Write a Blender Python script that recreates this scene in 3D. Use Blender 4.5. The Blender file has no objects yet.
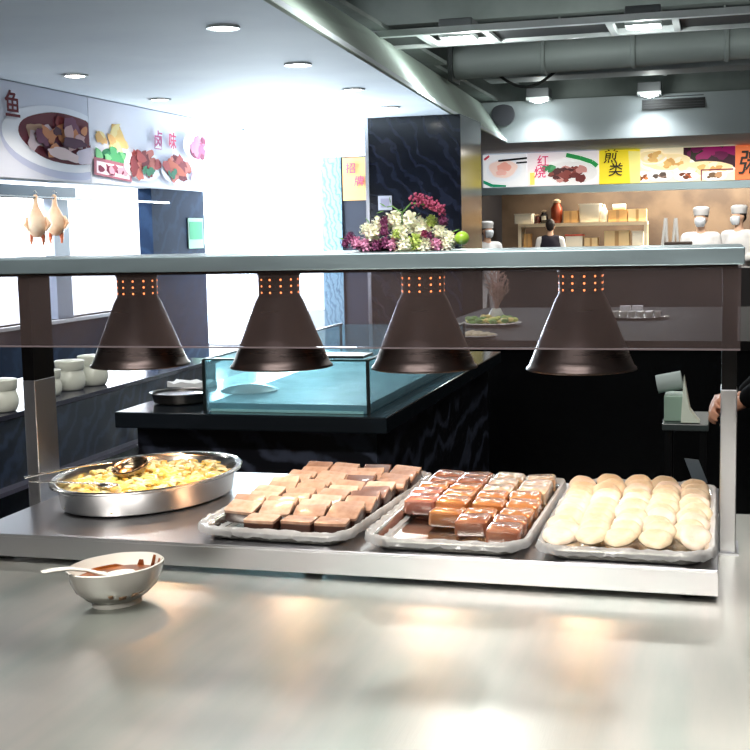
import bpy, bmesh, math, random
from mathutils import Vector, Matrix, noise as mnoise
random.seed(7)
PI = math.pi
SC = bpy.context.scene
COL = SC.collection

# ------------------------------------------------------------------ camera
F = 1225.0
CAM = Vector((0, 0, 1.55))
_Y = Vector((345, 150, -F)).normalized()
_nX = Vector((-4375, 47, -F)).normalized()
_X = -_nX
_X = (_X - _Y * _X.dot(_Y)).normalized()
_Z = _X.cross(_Y)
M3 = Matrix((_X, _Y, _Z))            # camera space -> place space
cam = bpy.data.cameras.new('camera')
cam.sensor_width = 36
cam.lens = F / 750 * 36
cam.clip_start = 0.05
cam.clip_end = 200
co = bpy.data.objects.new('camera', cam)
COL.objects.link(co)
co.matrix_world = Matrix.Translation(CAM) @ M3.to_4x4()
SC.camera = co


def ray(u, v):
    return M3 @ Vector((u - 375, 375 - v, -F))


def on_x(u, v, x):
    d = ray(u, v)
    return CAM + d * ((x - CAM.x) / d.x)


def on_y(u, v, y):
    d = ray(u, v)
    return CAM + d * ((y - CAM.y) / d.y)


def on_z(u, v, z):
    d = ray(u, v)
    return CAM + d * ((z - CAM.z) / d.z)


# ------------------------------------------------------------------ materials
MATS = {}


def lin(c):
    return tuple(((x / 12.92) if x <= 0.04045 else ((x + 0.055) / 1.055) ** 2.4) for x in c)


def mat(name, rgb, rough=0.5, metal=0.0, **k):
    """rgb in display values 0..1"""
    if name in MATS:
        return MATS[name]
    m = bpy.data.materials.new(name)
    m.use_nodes = True
    nt = m.node_tree
    b = nt.nodes['Principled BSDF']
    c = lin(rgb) + (1,)
    b.inputs['Base Color'].default_value = c
    b.inputs['Roughness'].default_value = rough
    b.inputs['Metallic'].default_value = metal
    if 'spec' in k:
        b.inputs['Specular IOR Level'].default_value = k['spec']
    if 'trans' in k:
        b.inputs['Transmission Weight'].default_value = k['trans']
    if 'sss' in k:
        b.inputs['Subsurface Weight'].default_value = k['sss']
        b.inputs['Subsurface Radius'].default_value = (0.02, 0.012, 0.006)
        b.inputs['Subsurface Scale'].default_value = 0.5
    if 'aniso' in k:
        b.inputs['Anisotropic'].default_value = k['aniso']
        cb = nt.nodes.new('ShaderNodeCombineXYZ')
        cb.inputs[0].default_value = 0
        cb.inputs[1].default_value = 1
        nt.links.new(cb.outputs[0], b.inputs['Tangent'])
    if 'coat' in k:
        b.inputs['Coat Weight'].default_value = k['coat']
        b.inputs['Coat Roughness'].default_value = 0.08
    if 'emit' in k:
        b.inputs['Emission Color'].default_value = lin(k.get('ecol', rgb)) + (1,)
        b.inputs['Emission Strength'].default_value = k['emit']
    tc = nt.nodes.new('ShaderNodeTexCoord')
    if 'var' in k:      # colour variation: (second colour, scale)
        c2, sc = k['var'][:2]
        n = nt.nodes.new('ShaderNodeTexNoise')
        n.inputs['Scale'].default_value = sc
        n.inputs['Detail'].default_value = 6
        mp = nt.nodes.new('ShaderNodeMapping')
        if len(k['var']) > 2:
            mp.inputs['Scale'].default_value = k['var'][2]
        nt.links.new(tc.outputs['Object'], mp.inputs['Vector'])
        nt.links.new(mp.outputs['Vector'], n.inputs['Vector'])
        r = nt.nodes.new('ShaderNodeValToRGB')
        r.color_ramp.elements[0].position = 0.38
        r.color_ramp.elements[0].color = c
        r.color_ramp.elements[1].position = 0.66
        r.color_ramp.elements[1].color = lin(c2) + (1,)
        nt.links.new(n.outputs['Fac'], r.inputs['Fac'])
        nt.links.new(r.outputs['Color'], b.inputs['Base Color'])
    if 'bump' in k:     # (strength, scale, [stretch])
        n = nt.nodes.new('ShaderNodeTexNoise')
        n.inputs['Scale'].default_value = k['bump'][1]
        n.inputs['Detail'].default_value = 4
        mp = nt.nodes.new('ShaderNodeMapping')
        if len(k['bump']) > 2:
            mp.inputs['Scale'].default_value = k['bump'][2]
        nt.links.new(tc.outputs['Object'], mp.inputs['Vector'])
        nt.links.new(mp.outputs['Vector'], n.inputs['Vector'])
        bp = nt.nodes.new('ShaderNodeBump')
        bp.inputs['Strength'].default_value = k['bump'][0]
        bp.inputs['Distance'].default_value = 0.01
        nt.links.new(n.outputs['Fac'], bp.inputs['Height'])
        nt.links.new(bp.outputs['Normal'], b.inputs['Normal'])
    if 'rvar' in k:     # roughness variation (lo, hi, scale, stretch)
        lo, hi, sc, st = k['rvar']
        n = nt.nodes.new('ShaderNodeTexNoise')
        n.inputs['Scale'].default_value = sc
        n.inputs['Detail'].default_value = 5
        mp = nt.nodes.new('ShaderNodeMapping')
        mp.inputs['Scale'].default_value = st
        nt.links.new(tc.outputs['Object'], mp.inputs['Vector'])
        nt.links.new(mp.outputs['Vector'], n.inputs['Vector'])
        mr = nt.nodes.new('ShaderNodeMapRange')
        mr.inputs['From Min'].default_value = 0.3
        mr.inputs['From Max'].default_value = 0.7
        mr.inputs['To Min'].default_value = lo
        mr.inputs['To Max'].default_value = hi
        nt.links.new(n.outputs['Fac'], mr.inputs['Value'])
        nt.links.new(mr.outputs['Result'], b.inputs['Roughness'])
    MATS[name] = m
    return m


def marble(name, base, vein, scale, rough=0.12, rot=(0.3, 0.5, 0.6), amount=0.62, spec=.5):
    m = mat(name, base, rough, spec=spec)
    nt = m.node_tree
    b = nt.nodes['Principled BSDF']
    tc = nt.nodes.new('ShaderNodeTexCoord')
    mp = nt.nodes.new('ShaderNodeMapping')
    mp.inputs['Rotation'].default_value = rot
    nt.links.new(tc.outputs['Object'], mp.inputs['Vector'])
    w = nt.nodes.new('ShaderNodeTexWave')
    w.inputs['Scale'].default_value = scale
    w.inputs['Distortion'].default_value = 9
    w.inputs['Detail'].default_value = 6
    w.inputs['Detail Scale'].default_value = 1.6
    nt.links.new(mp.outputs['Vector'], w.inputs['Vector'])
    r = nt.nodes.new('ShaderNodeValToRGB')
    r.color_ramp.elements[0].position = amount
    r.color_ramp.elements[0].color = lin(base) + (1,)
    r.color_ramp.elements[1].position = 1.0
    r.color_ramp.elements[1].color = lin(vein) + (1,)
    nt.links.new(w.outputs['Fac'], r.inputs['Fac'])
    nt.links.new(r.outputs['Color'], b.inputs['Base Color'])
    return m


def thin_glass(name, tint, film, film_rgb, gloss_rough=0.02, ior=1.5):
    """clear pane (transparent + Fresnel reflection) with a share of greasy film"""
    m = bpy.data.materials.new(name)
    m.use_nodes = True
    nt = m.node_tree
    nt.nodes.clear()
    out = nt.nodes.new('ShaderNodeOutputMaterial')
    tr = nt.nodes.new('ShaderNodeBsdfTransparent')
    tr.inputs['Color'].default_value = lin(tint) + (1,)
    gl = nt.nodes.new('ShaderNodeBsdfGlossy')
    gl.inputs['Roughness'].default_value = gloss_rough
    fr = nt.nodes.new('ShaderNodeFresnel')
    ge = nt.nodes.new('ShaderNodeNewGeometry')
    ma = nt.nodes.new('ShaderNodeMath')
    ma.operation = 'MULTIPLY_ADD'
    ma.inputs[1].default_value = 1 / ior - ior
    ma.inputs[2].default_value = ior
    nt.links.new(ge.outputs['Backfacing'], ma.inputs[0])
    nt.links.new(ma.outputs[0], fr.inputs['IOR'])
    mx = nt.nodes.new('ShaderNodeMixShader')
    nt.links.new(fr.outputs[0], mx.inputs[0])
    nt.links.new(tr.outputs[0], mx.inputs[1])
    nt.links.new(gl.outputs[0], mx.inputs[2])
    df = nt.nodes.new('ShaderNodeBsdfDiffuse')
    df.inputs['Color'].default_value = lin(film_rgb) + (1,)
    tl = nt.nodes.new('ShaderNodeBsdfTranslucent')
    tl.inputs['Color'].default_value = lin(film_rgb) + (1,)
    dt = nt.nodes.new('ShaderNodeMixShader')
    nt.links.new(df.outputs[0], dt.inputs[1])
    nt.links.new(tl.outputs[0], dt.inputs[2])
    tc = nt.nodes.new('ShaderNodeTexCoord')
    n = nt.nodes.new('ShaderNodeTexNoise')
    n.inputs['Scale'].default_value = 5
    n.inputs['Detail'].default_value = 5
    nt.links.new(tc.outputs['Object'], n.inputs['Vector'])
    mr = nt.nodes.new('ShaderNodeMapRange')
    mr.inputs['From Min'].default_value = 0.3
    mr.inputs['From Max'].default_value = 0.7
    mr.inputs['To Min'].default_value = film * 0.6
    mr.inputs['To Max'].default_value = film * 1.4
    nt.links.new(n.outputs['Fac'], mr.inputs['Value'])
    m2 = nt.nodes.new('ShaderNodeMixShader')
    nt.links.new(mr.outputs['Result'], m2.inputs[0])
    nt.links.new(mx.outputs[0], m2.inputs[1])
    nt.links.new(dt.outputs[0], m2.inputs[2])
    nt.links.new(m2.outputs[0], out.inputs['Surface'])
    MATS[name] = m
    return m


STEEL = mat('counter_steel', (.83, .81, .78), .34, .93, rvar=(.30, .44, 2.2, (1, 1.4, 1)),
            var=((.74, .76, .73), 1.0, (11, 1.3, 1)), bump=(.03, 30, (14, .5, 1)), aniso=.7)  # colour streaks along depth imitate light reflected in the steel
STEEL2 = mat('stand_steel', (.80, .80, .82), .28, 1.0)
STEEL3 = mat('shelf_steel', (.64, .72, .75), .34, .85, rvar=(.28, .42, 4, (1, 1, 6)))
STEELPAN = mat('pan_steel', (.84, .83, .81), .2, 1.0, rvar=(.14, .28, 6, (1, 1, 8)))
STEELDARK = mat('dark_steel', (.14, .14, .15), .4, .7)
BLACKMETAL = mat('black_metal', (.05, .045, .05), .35, .6)
SHADE = mat('shade_metal', (.33, .29, .27), .34, .8, bump=(.05, 20, (1, 1, 30)), rvar=(.26, .4, 6, (1, 1, 10)))
SHADEIN = mat('shade_inside', (.75, .70, .6), .4, 1.0)
MARBLE = marble('black_marble', (.06, .065, .09), (.24, .26, .32), 2.6, .3, rot=(.2, 1.0, .3), amount=.6)
MARBLE_COL = marble('column_marble', (.055, .065, .10), (.105, .12, .175), 2.4, .14, amount=.5)
MARBLE_BLUE = marble('blue_marble', (.50, .62, .68), (.34, .46, .54), 5.5, .6, rot=(1.3, .2, 0.2), amount=.55)
BLACK = mat('black_granite', (.02, .02, .024), .25, spec=.2)
FLOORM = mat('floor_stone', (.09, .09, .10), .28, var=((.13, .13, .15), 3))
GUARD = thin_glass('guard_glass', (.90, .90, .92), .15, (.58, .50, .48))
TANK = thin_glass('tank_glass', (.88, .95, .96), .16, (.75, .87, .92))
PANE = thin_glass('window_glass', (.97, .99, 1), .01, (.9, .9, .9))
FILM = thin_glass('cling_film', (.97, .97, .97), .55, (1, 1, 1), .10, 1.9)
WHITEWALL = mat('white_wall', (.86, .88, .90), .7)
CEILW = mat('ceiling_paint', (.80, .83, .86), .8, var=((.76, .79, .83), 1.2))
CEILBEAM = mat('beam_paint', (.70, .76, .72), .8, var=((.64, .68, .66), .8))
PLENUM = mat('plenum_paint', (.54, .57, .56), .9, var=((.47, .50, .49), 1.6))
DUCTM = mat('duct_paint', (.55, .58, .57), .6, .2)
RAIL = mat('rail_white', (.78, .80, .80), .5)
BROWNWALL = mat('kitchen_tile', (.40, .34, .28), .4, var=((.30, .25, .21), 2.2), bump=(.1, 6))
DARKWALL = mat('dark_panel', (.13, .14, .17), .4)
BACKROOM = mat('backroom_wall', (.42, .37, .34), .8)
WHITEPOR = mat('porcelain', (.90, .89, .85), .18, coat=.4)
OLDPOR = mat('stacked_porcelain', (.88, .89, .84), .3, coat=.2)
SAUCE = mat('brown_sauce', (.36, .16, .06), .3, var=((.62, .34, .13), 30), spec=.3)
CARD = mat('cardboard', (.78, .62, .40), .8)
CARD2 = mat('pale_carton', (.86, .76, .58), .8)
WHITEP = mat('white_plastic', (.92, .90, .84), .4)
SKIN = mat('skin', (.80, .58, .47), .5, sss=.1)
SKINP = mat('pale_skin', (.92, .74, .62), .5)
CLOTHB = mat('black_cloth', (.03, .03, .038), .95, spec=.1)
CLOTHW = mat('white_cloth', (.93, .92, .91), .85)
CLOTHN = mat('navy_cloth', (.10, .09, .15), .9)
HAIRB = mat('dark_hair', (.10, .06, .05), .6)


# ------------------------------------------------------------------ mesh helpers
class MB:
    def __init__(self):
        self.bm = bmesh.new()
        self.mi = 0

    def _new(self, faces):
        for f in faces:
            f.material_index = self.mi

    def box(self, x0, x1, y0, y1, z0, z1, mtx=None):
        vs = [self.bm.verts.new((x, y, z)) for x in (x0, x1) for y in (y0, y1) for z in (z0, z1)]
        idx = [(0, 1, 3, 2), (4, 6, 7, 5), (0, 4, 5, 1), (2, 3, 7, 6), (0, 2, 6, 4), (1, 5, 7, 3)]
        fs = [self.bm.faces.new([vs[i] for i in q]) for q in idx]
        self._new(fs)
        if mtx is not None:
            for v in vs:
                v.co = mtx @ v.co
        return self

    def rings(self, rings, cap0=True, cap1=True, closed=True):
        """rings: list of lists of points with equal counts"""
        vr = [[self.bm.verts.new(p) for p in r] for r in rings]
        n = len(vr[0])
        fs = []
        for a, b in zip(vr, vr[1:]):
            for i in range(n if closed else n - 1):
                j = (i + 1) % n
                fs.append(self.bm.faces.new((a[i], a[j], b[j], b[i])))
        if cap0:
            fs.append(self.bm.faces.new(list(reversed(vr[0]))))
        if cap1:
            fs.append(self.bm.faces.new(vr[-1]))
        self._new(fs)
        return self

    def lathe(self, prof, n=32, c=(0, 0, 0), sx=1, sy=1, caps=(False, False), wob=None):
        rs = []
        for r, z in prof:
            rr = []
            for i in range(n):
                a = 2 * PI * i / n
                k = 1 + (wob(a, r, z) if wob else 0)
                rr.append((c[0] + r * k * sx * math.cos(a), c[1] + r * k * sy * math.sin(a), c[2] + z))
            rs.append(rr)
        return self.rings(rs, *caps)

    def tube(self, pts, rad, n=8, caps=True, flat=None):
        pts = [Vector(p) for p in pts]
        rads = rad if isinstance(rad, (list, tuple)) else [rad] * len(pts)
        rs = []
        up = Vector((0, 0, 1))
        for i, p in enumerate(pts):
            d = (pts[min(i + 1, len(pts) - 1)] - pts[max(i - 1, 0)]).normalized()
            s = d.cross(up)
            if s.length < .05:
                s = d.cross(Vector((0, 1, 0)))
            s.normalize()
            t = s.cross(d).normalized()
            fl = flat if flat else 1
            rs.append([p + s * math.cos(2 * PI * k / n) * rads[i] + t * math.sin(2 * PI * k / n) * rads[i] * fl for k in range(n)])
        return self.rings(rs, caps, caps)

    def ell(self, c, r, n=16, m=10, mtx=None):
        rs = []
        for j in range(m + 1):
            th = PI * (j + .0001) / (m + .0002)
            rs.append([Vector((r[0] * math.sin(th) * math.cos(2 * PI * i / n), r[1] * math.sin(th) * math.sin(2 * PI * i / n), -r[2] * math.cos(th))) for i in range(n)])
        C3 = Vector(c)
        rs = [[(mtx @ p if mtx is not None else p) + C3 for p in q] for q in rs]
        return self.rings(rs, True, True)

    def poly(self, pts, thick=None):
        vs = [self.bm.verts.new(p) for p in pts]
        f = self.bm.faces.new(vs)
        self._new([f])
        if thick:
            r = bmesh.ops.extrude_face_region(self.bm, geom=[f])
            for v in r['geom']:
                if isinstance(v, bmesh.types.BMVert):
                    v.co += Vector(thick)
        return self

    def build(self, name, mats, parent=None, smooth=False, bevel=0, loc=None, rot=None, sub=0, solid=0, weld=False):
        if weld:
            bmesh.ops.remove_doubles(self.bm, verts=self.bm.verts, dist=1e-5)
        bmesh.ops.recalc_face_normals(self.bm, faces=self.bm.faces)
        me = bpy.data.meshes.new(name)
        self.bm.to_mesh(me)
        self.bm.free()
        if not isinstance(mats, (list, tuple)):
            mats = [mats]
        for m in mats:
            me.materials.append(m)
        if smooth:
            for p in me.polygons:
                p.use_smooth = True
            try:
                me.set_sharp_from_angle(angle=math.radians(42))
            except Exception:
                pass
        o = bpy.data.objects.new(name, me)
        COL.objects.link(o)
        if parent:
            o.parent = parent
        if loc is not None:
            o.location = loc
        if rot is not None:
            o.rotation_euler = rot
        if solid:
            s = o.modifiers.new('solid', 'SOLIDIFY')
            s.thickness = solid
            s.offset = 0
        if bevel:
            b = o.modifiers.new('bevel', 'BEVEL')
            b.width = bevel
            b.segments = 2
            b.limit_method = 'ANGLE'
        if sub:
            s = o.modifiers.new('sub', 'SUBSURF')
            s.levels = s.render_levels = sub
        return o


def thing(name, label, cat, loc=(0, 0, 0), rz=0, group=None, kind=None):
    o = bpy.data.objects.new(name, None)
    COL.objects.link(o)
    o.location = loc
    o.rotation_euler = (0, 0, rz)
    o.empty_display_size = .05
    return tag(o, label, cat, group, kind)


def tag(o, label=None, cat=None, group=None, kind=None):
    if label:
        o['label'] = label
    if cat:
        o['category'] = cat
    if group:
        o['group'] = group
    if kind:
        o['kind'] = kind
    return o


def struct(o, label, cat):
    return tag(o, label, cat, None, 'structure')


def copy_thing(src, loc, rot, label):
    r = src.copy()
    COL.objects.link(r)
    r.location = loc
    r.rotation_euler = rot
    r['label'] = label
    for ch in list(src.children):
        c = ch.copy()
        COL.objects.link(c)
        c.parent = r
        for g in list(ch.children):
            d = g.copy()
            COL.objects.link(d)
            d.parent = c
    return r


def light(name, kind, loc, energy, color=(1, 1, 1), parent=None, **k):
    l = bpy.data.lights.new(name, kind)
    l.energy = energy
    l.color = color
    for a, b in k.items():
        if a not in ('rot', 'target'):
            setattr(l, a, b)
    o = bpy.data.objects.new(name, l)
    COL.objects.link(o)
    o.location = loc
    if 'rot' in k:
        o.rotation_euler = k['rot']
    if 'target' in k:
        o.rotation_euler = (Vector(k['target']) - Vector(loc)).to_track_quat('-Z', 'Y').to_euler()
    if parent:
        o.parent = parent
    return o


def rrect(w, d, r, n=6):
    """rounded rectangle outline centred on 0, list of (x, y)"""
    out = []
    for cx, cy, a0 in ((w / 2 - r, d / 2 - r, 0), (-w / 2 + r, d / 2 - r, PI / 2), (-w / 2 + r, -d / 2 + r, PI), (w / 2 - r, -d / 2 + r, 1.5 * PI)):
        for i in range(n + 1):
            a = a0 + PI / 2 * i / n
            out.append((cx + r * math.cos(a), cy + r * math.sin(a)))
    return out


# ================================================================== THE ROOM
CZ = 2.82
# floor
o = MB().box(-8, 4.5, -4, 24, -.1, 0).build('floor', FLOORM)
struct(o, 'dark stone restaurant floor', 'floor')
# low plaster ceiling on the left, its right edge runs slightly askew
mb = MB()
edge = [(-2.0, -.4), (-2.39, 6.456), (-2.847, 13.37), (-3.034, 18.2)]
pts = [(-5.66, -4)] + [(-2.0, -4)] + edge + [(-3.034, 24), (-4.3, 24), (-4.3, 13.96), (-5.52, 13.96), (-5.52, 12.66), (-5.66, 12.66)]
mb.poly([(x, y, CZ) for x, y in pts], (0, 0, .05))
o = mb.build('ceiling', CEILW)
struct(o, 'pale smooth plaster ceiling on the left', 'ceiling')
# flared side of the raised ceiling recess
mb = MB()
B = [(-2.65, -.4, 3.4), (-3.03, 8.2, 3.4), (-3.162, 12.086, 3.4), (-3.402, 18.03, 3.4)]
A = [(x, y, CZ) for x, y in edge]
vsA = [mb.bm.verts.new(p) for p in A]
vsB = [mb.bm.verts.new(p) for p in B]
for i in range(3):
    mb.bm.faces.new((vsA[i], vsA[i + 1], vsB[i + 1], vsB[i]))
o = mb.build('trim_1', CEILBEAM, solid=.02)
struct(o, 'sloping side face of the ceiling recess', 'ceiling edge')
# far face of the recess + soffit beyond
mb = MB()
mb.poly([(-3.034, 18.2, CZ), (3.19, 18.2, CZ), (3.19, 18.03, 3.4), (-3.402, 18.03, 3.4)], (0, .04, 0))
o = mb.build('trim_2', mat('recess_face', (.62, .65, .66), .8))
struct(o, 'far vertical face of the ceiling recess', 'ceiling edge')
o = MB().box(-3.034, 3.2, 18.24, 24, CZ, CZ + .05).build('trim_3', CEILW)
struct(o, 'low white soffit in front of the food menu boards', 'soffit')
o = MB().box(-4.3, 3.19, 18.3, 18.4, CZ + .06, 4.3).build('trim_12', PLENUM)
struct(o, 'grey wall above the recess end behind the ducts', 'wall')
# deep ceiling above the ducts
o = MB().box(-5.7, 3.4, -4, 13.9, 4.3, 4.4).box(-4.3, 3.4, 13.9, 24, 4.3, 4.4).build('trim_4', PLENUM)
struct(o, 'dark grey open ceiling above the ducts', 'ceiling')
o = MB().box(-5.65, -4.3, 13.9, 13.95, CZ + .05, 4.3).box(-4.35, -4.3, 13.95, 18.3, CZ + .05, 4.3).build('trim_13', PLENUM)
struct(o, 'grey wall closing the ceiling void above the entrance', 'wall')
# ledge closing the gap between recess lip and deep ceiling
o = MB().box(-5.65, -2.7, -.4, 8.0, 3.42, 3.46).box(-5.65, -3.0, 8.0, 13.9, 3.42, 3.46).box(-4.3, -3.15, 13.9, 18.2, 3.42, 3.46).build('trim_5', PLENUM)
struct(o, 'grey ledge above the recess side', 'ceiling')
# second, flat part of the raised ceiling in front of the first lamp track
o = MB().box(-3.0, 3.2, -4, 8.2, 3.45, 3.5).build('trim_6', PLENUM)
struct(o, 'flat grey raised ceiling over the serving counter', 'ceiling')
o = MB().box(-5.7, 3.4, 8.9, 9.1, 3.9, 4.3).box(-4.3, 3.19, 14.2, 14.4, 3.95, 4.3).build('ceiling_beam', PLENUM)
struct(o, 'grey ceiling beams above the ducts', 'beam')
# walls
o = MB().box(3.2, 3.4, -4, 24, 0, 4.4).build('wall_right', BACKROOM)
struct(o, 'brown wall on the right', 'wall')
o = MB().box(-5.7, 3.4, -4.2, -4, 0, 4.4).build('wall_front', BACKROOM)
struct(o, 'brown wall behind the serving counter', 'wall')
o = MB().box(-4.3, 3.4, 22.6, 22.8, 0, 2.9).build('wall_back', BROWNWALL)
struct(o, 'warm brown tiled kitchen wall at the back', 'wall')

# left wall with the roast kitchen opening
WX = -5.5
mb = MB()
mb.box(WX - .15, WX, -4, 7.0, 0, CZ)
mb.box(WX - .15, WX, 7.0, 11.36, 2.04, CZ)
mb.mi = 1
mb.box(WX - .15, WX, 7.0, 11.36, 0, .86)
mb.box(WX - .15, WX, 11.36, 12.66, 0, 2.04)
mb.mi = 0
mb.box(WX - .15, WX, 11.36, 12.66, 2.04, CZ)
o = mb.build('wall_left', [WHITEWALL, marble('blue_black_marble', (.08, .13, .21), (.11, .17, .26), 2.2, .8, amount=.5, spec=.03)])
struct(o, 'left wall with a marble lower part and kitchen opening', 'wall')
# the bright roasting kitchen beyond that opening
mb = MB()
mb.box(-8.0, -7.9, 6.5, 12.0, 0, 2.9).box(-8.0, WX - .15, 6.4, 6.5, 0, 2.9).box(-8.0, WX - .15, 12.0, 12.1, 0, 2.9).box(-8.0, WX - .15, 6.5, 12.0, 2.85, 2.95)
o = mb.build('wall_kitchen', WHITEWALL)
struct(o, 'white walls of the roasting kitchen behind the opening', 'wall')
light('kitchen_light', 'AREA', (-6.8, 9.3, 2.8), 600, (1, .99, .97), shape='RECTANGLE', size=1.6, size_y=4.4)
# frame of the opening
wf = thing('window_1', 'bright kitchen opening with dark header under the left menu board', 'window', (WX, 9.3, 0), kind='structure')
MB().box(-.16, .02, -2.3, .52, 1.90, 2.0).build('header', mat('window_header', (.10, .22, .32), .4), wf)
MB().box(-.12, -.03, .20, .46, .86, 1.90).build('mullion', mat('mullion_grey', (.50, .55, .62), .5), wf)
MB().box(-.16, .03, -2.3, 2.06, .83, .86).build('sill', RAIL, wf)

# glazed entrance at the end on the left
EY = 13.9
w2 = thing('window_2', 'large blown-out glazed entrance beside the left wall', 'window', (0, 0, 0), kind='structure')
MB().box(-5.5, -4.40, EY, EY + .01, .05, CZ).build('pane', PANE, w2)
MB().box(WX - .01, WX, 12.68, EY, .05, CZ).build('pane', PANE, w2)
MB().box(-5.53, -5.47, EY - .02, EY + .03, 0, CZ).box(-5.5, -4.40, EY - .02, EY + .03, 0, .06).box(-5.5, -4.40, EY - .02, EY + .03, CZ - .03, CZ).build('window_frame', mat('frame_white', (.9, .93, .95), .4), w2)
# wall piece beside the entrance: blue marble strip, dark passage wall
XB0, XB1 = on_y(322, 200, EY).x, on_y(342, 200, EY).x
mb = MB().box(XB0, XB1, EY - .02, EY + .08, 0, 2.44)
o = mb.build('trim_7', MARBLE_BLUE)
struct(o, 'pale blue veined marble strip beside the entrance', 'wall panel')
o = MB().box(XB1, -3.55, EY, EY + .08, 0, 2.44).build('trim_8', mat('passage_wall', (.17, .18, .23), .5))
struct(o, 'dark wall panel behind the orange poster', 'wall panel')
MB().box(XB0 - .03, -3.82, EY + .001, EY + .01, 2.445, CZ).build('pane', PANE, w2)
# black marble column
mb = MB().box(-3.812, -2.75, 13.4, 14.6, 0, CZ)
cl = mb.build('column', MARBLE_COL)
struct(cl, 'black marble clad column', 'column')
MB().box(-3.84, -3.80, 13.385, 13.42, 0, CZ).build('edge_strip', STEEL2, cl)
o = MB().box(-3.96, -3.88, 14.6, 22.6, 0, CZ).build('wall_middle', DARKWALL)
struct(o, 'dark wall running back behind the column to the kitchen', 'wall')
p0, p1 = on_y(378, 196, 13.39), on_y(392, 210, 13.39)
t = thing('wall_plate', 'small pale square notice plate on the black marble column', 'plate', (p0.x, 13.4, p1.z))
MB().box(0, p1.x - p0.x, -.012, -.001, 0, p0.z - p1.z).build('plate', mat('plate_grey', (.72, .72, .76), .4), t, bevel=.003)
MB().box(.03, p1.x - p0.x - .03, -.016, -.012, .03, p0.z - p1.z - .03).build('inset', mat('plate_inset', (.60, .58, .66), .4), t)
# green sign on the marble pillar of the left wall
p0, p1 = on_x(188, 218, WX + .012), on_x(204, 248, WX + .012)
t = thing('notice_sign', 'small green notice on the blue black marble pillar', 'sign', (WX, p0.y, p1.z), PI / 2)
w_, h_ = p1.y - p0.y, p0.z - p1.z
MB().box(0, w_, -.012, -.001, 0, h_).build('backing', mat('notice_pale', (.55, .66, .60), .9, spec=.05), t)
MB().box(.03, w_ - .03, -.015, -.012, h_ * .3, h_ - .04).build('picture', mat('notice_green', (.30, .55, .42), .9, spec=.05), t)

# ------------------------------------------------------------------ menu boards
PIC = {}


def ink(rgb, emit=0.0):
    key = tuple(rgb) + (emit,)
    if key not in PIC:
        nm = 'print_%03d' % len(PIC)
        if emit:
            PIC[key] = mat(nm, rgb, .5, emit=emit)
        else:
            PIC[key] = mat(nm, rgb, .8, spec=.08)
    return PIC[key]


class Board:
    """printed picture: thin layers of ink on a flat board, all one mesh. local x right, z up, facing -y"""
    def __init__(self, w, h, emit=0.0):
        self.w, self.h, self.e = w, h, emit
        self.mb, self.mats, self.lay = MB(), [], 0

    def shape(self, pts, rgb):
        self.lay += 1
        y = -.0012 - self.lay * .0004
        m = ink(rgb, self.e)
        if m not in self.mats:
            self.mats.append(m)
        self.mb.mi = self.mats.index(m)
        q = []
        for x, z in pts:
            p = (min(max(x, .002), self.w - .002), min(max(z, .002), self.h - .002))
            if not q or (abs(p[0] - q[-1][0]) + abs(p[1] - q[-1][1])) > 1e-5:
                q.append(p)
        if (abs(q[0][0] - q[-1][0]) + abs(q[0][1] - q[-1][1])) < 1e-5:
            q.pop()
        if len(q) > 2:
            try:
                self.mb.poly([(x, y, z) for x, z in q])
            except ValueError:
                pass
        return self

    def oval(self, cx, cz, rx, rz, rgb, irr=0.0, rot=0.0, n=28):
        ph = random.random() * 9
        pts = []
        for i in range(n):
            a = 2 * PI * i / n
            k = 1 + irr * (math.sin(3 * a + ph) * .5 + math.sin(5 * a + ph * 2) * .35 + math.sin(8 * a + ph) * .2)
            x, z = rx * k * math.cos(a), rz * k * math.sin(a)
            pts.append((cx + x * math.cos(rot) - z * math.sin(rot), cz + x * math.sin(rot) + z * math.cos(rot)))
        return self.shape(pts, rgb)

    def rect(self, x0, z0, x1, z1, rgb, rot=0):
        cx, cz = (x0 + x1) / 2, (z0 + z1) / 2
        pts = []
        for x, z in ((x0, z0), (x1, z0), (x1, z1), (x0, z1)):
            dx, dz = x - cx, z - cz
            pts.append((cx + dx * math.cos(rot) - dz * math.sin(rot), cz + dx * math.sin(rot) + dz * math.cos(rot)))
        return self.shape(pts, rgb)

    def stroke(self, pts, wd, rgb):
        for a, b in zip(pts, pts[1:]):
            dx, dz = b[0] - a[0], b[1] - a[1]
            L = math.hypot(dx, dz) or 1
            nx, nz = -dz / L * wd / 2, dx / L * wd / 2
            self.shape([(a[0] + nx, a[1] + nz), (b[0] + nx, b[1] + nz), (b[0] - nx, b[1] - nz), (a[0] - nx, a[1] - nz)], rgb)
        return self

    def blobs(self, cx, cz, rx, rz, cols, n, size):
        for i in range(n):
            a, r = random.random() * 2 * PI, math.sqrt(random.random())
            s = size * random.uniform(.6, 1.2)
            self.oval(cx + rx * r * math.cos(a), cz + rz * r * math.sin(a), s, s * random.uniform(.45, .8), random.choice(cols), .3, random.uniform(-.6, .6), 10)
        return self

    def build(self, parent):
        return self.mb.build('printed_picture', self.mats, parent)


def glyph(ch, x, z, size, rgb, parent, emit=0, shear=0.0, lay=-.03):
    c = bpy.data.curves.new('lettering', 'FONT')
    c.body = ch
    c.size = size
    c.extrude = .002
    c.offset = size * .012
    c.shear = shear
    o = bpy.data.objects.new('lettering', c)
    COL.objects.link(o)
    c.materials.append(ink(rgb, emit))
    dg = bpy.context.evaluated_depsgraph_get()
    me = bpy.data.meshes.new_from_object(o.evaluated_get(dg))
    bpy.data.objects.remove(o)
    if not me.materials:
        me.materials.append(ink(rgb, emit))
    o = bpy.data.objects.new('lettering', me)
    COL.objects.link(o)
    o.parent = parent
    o.location = (x, lay, z)
    o.rotation_euler = (PI / 2, 0, 0)
    return o


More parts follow.
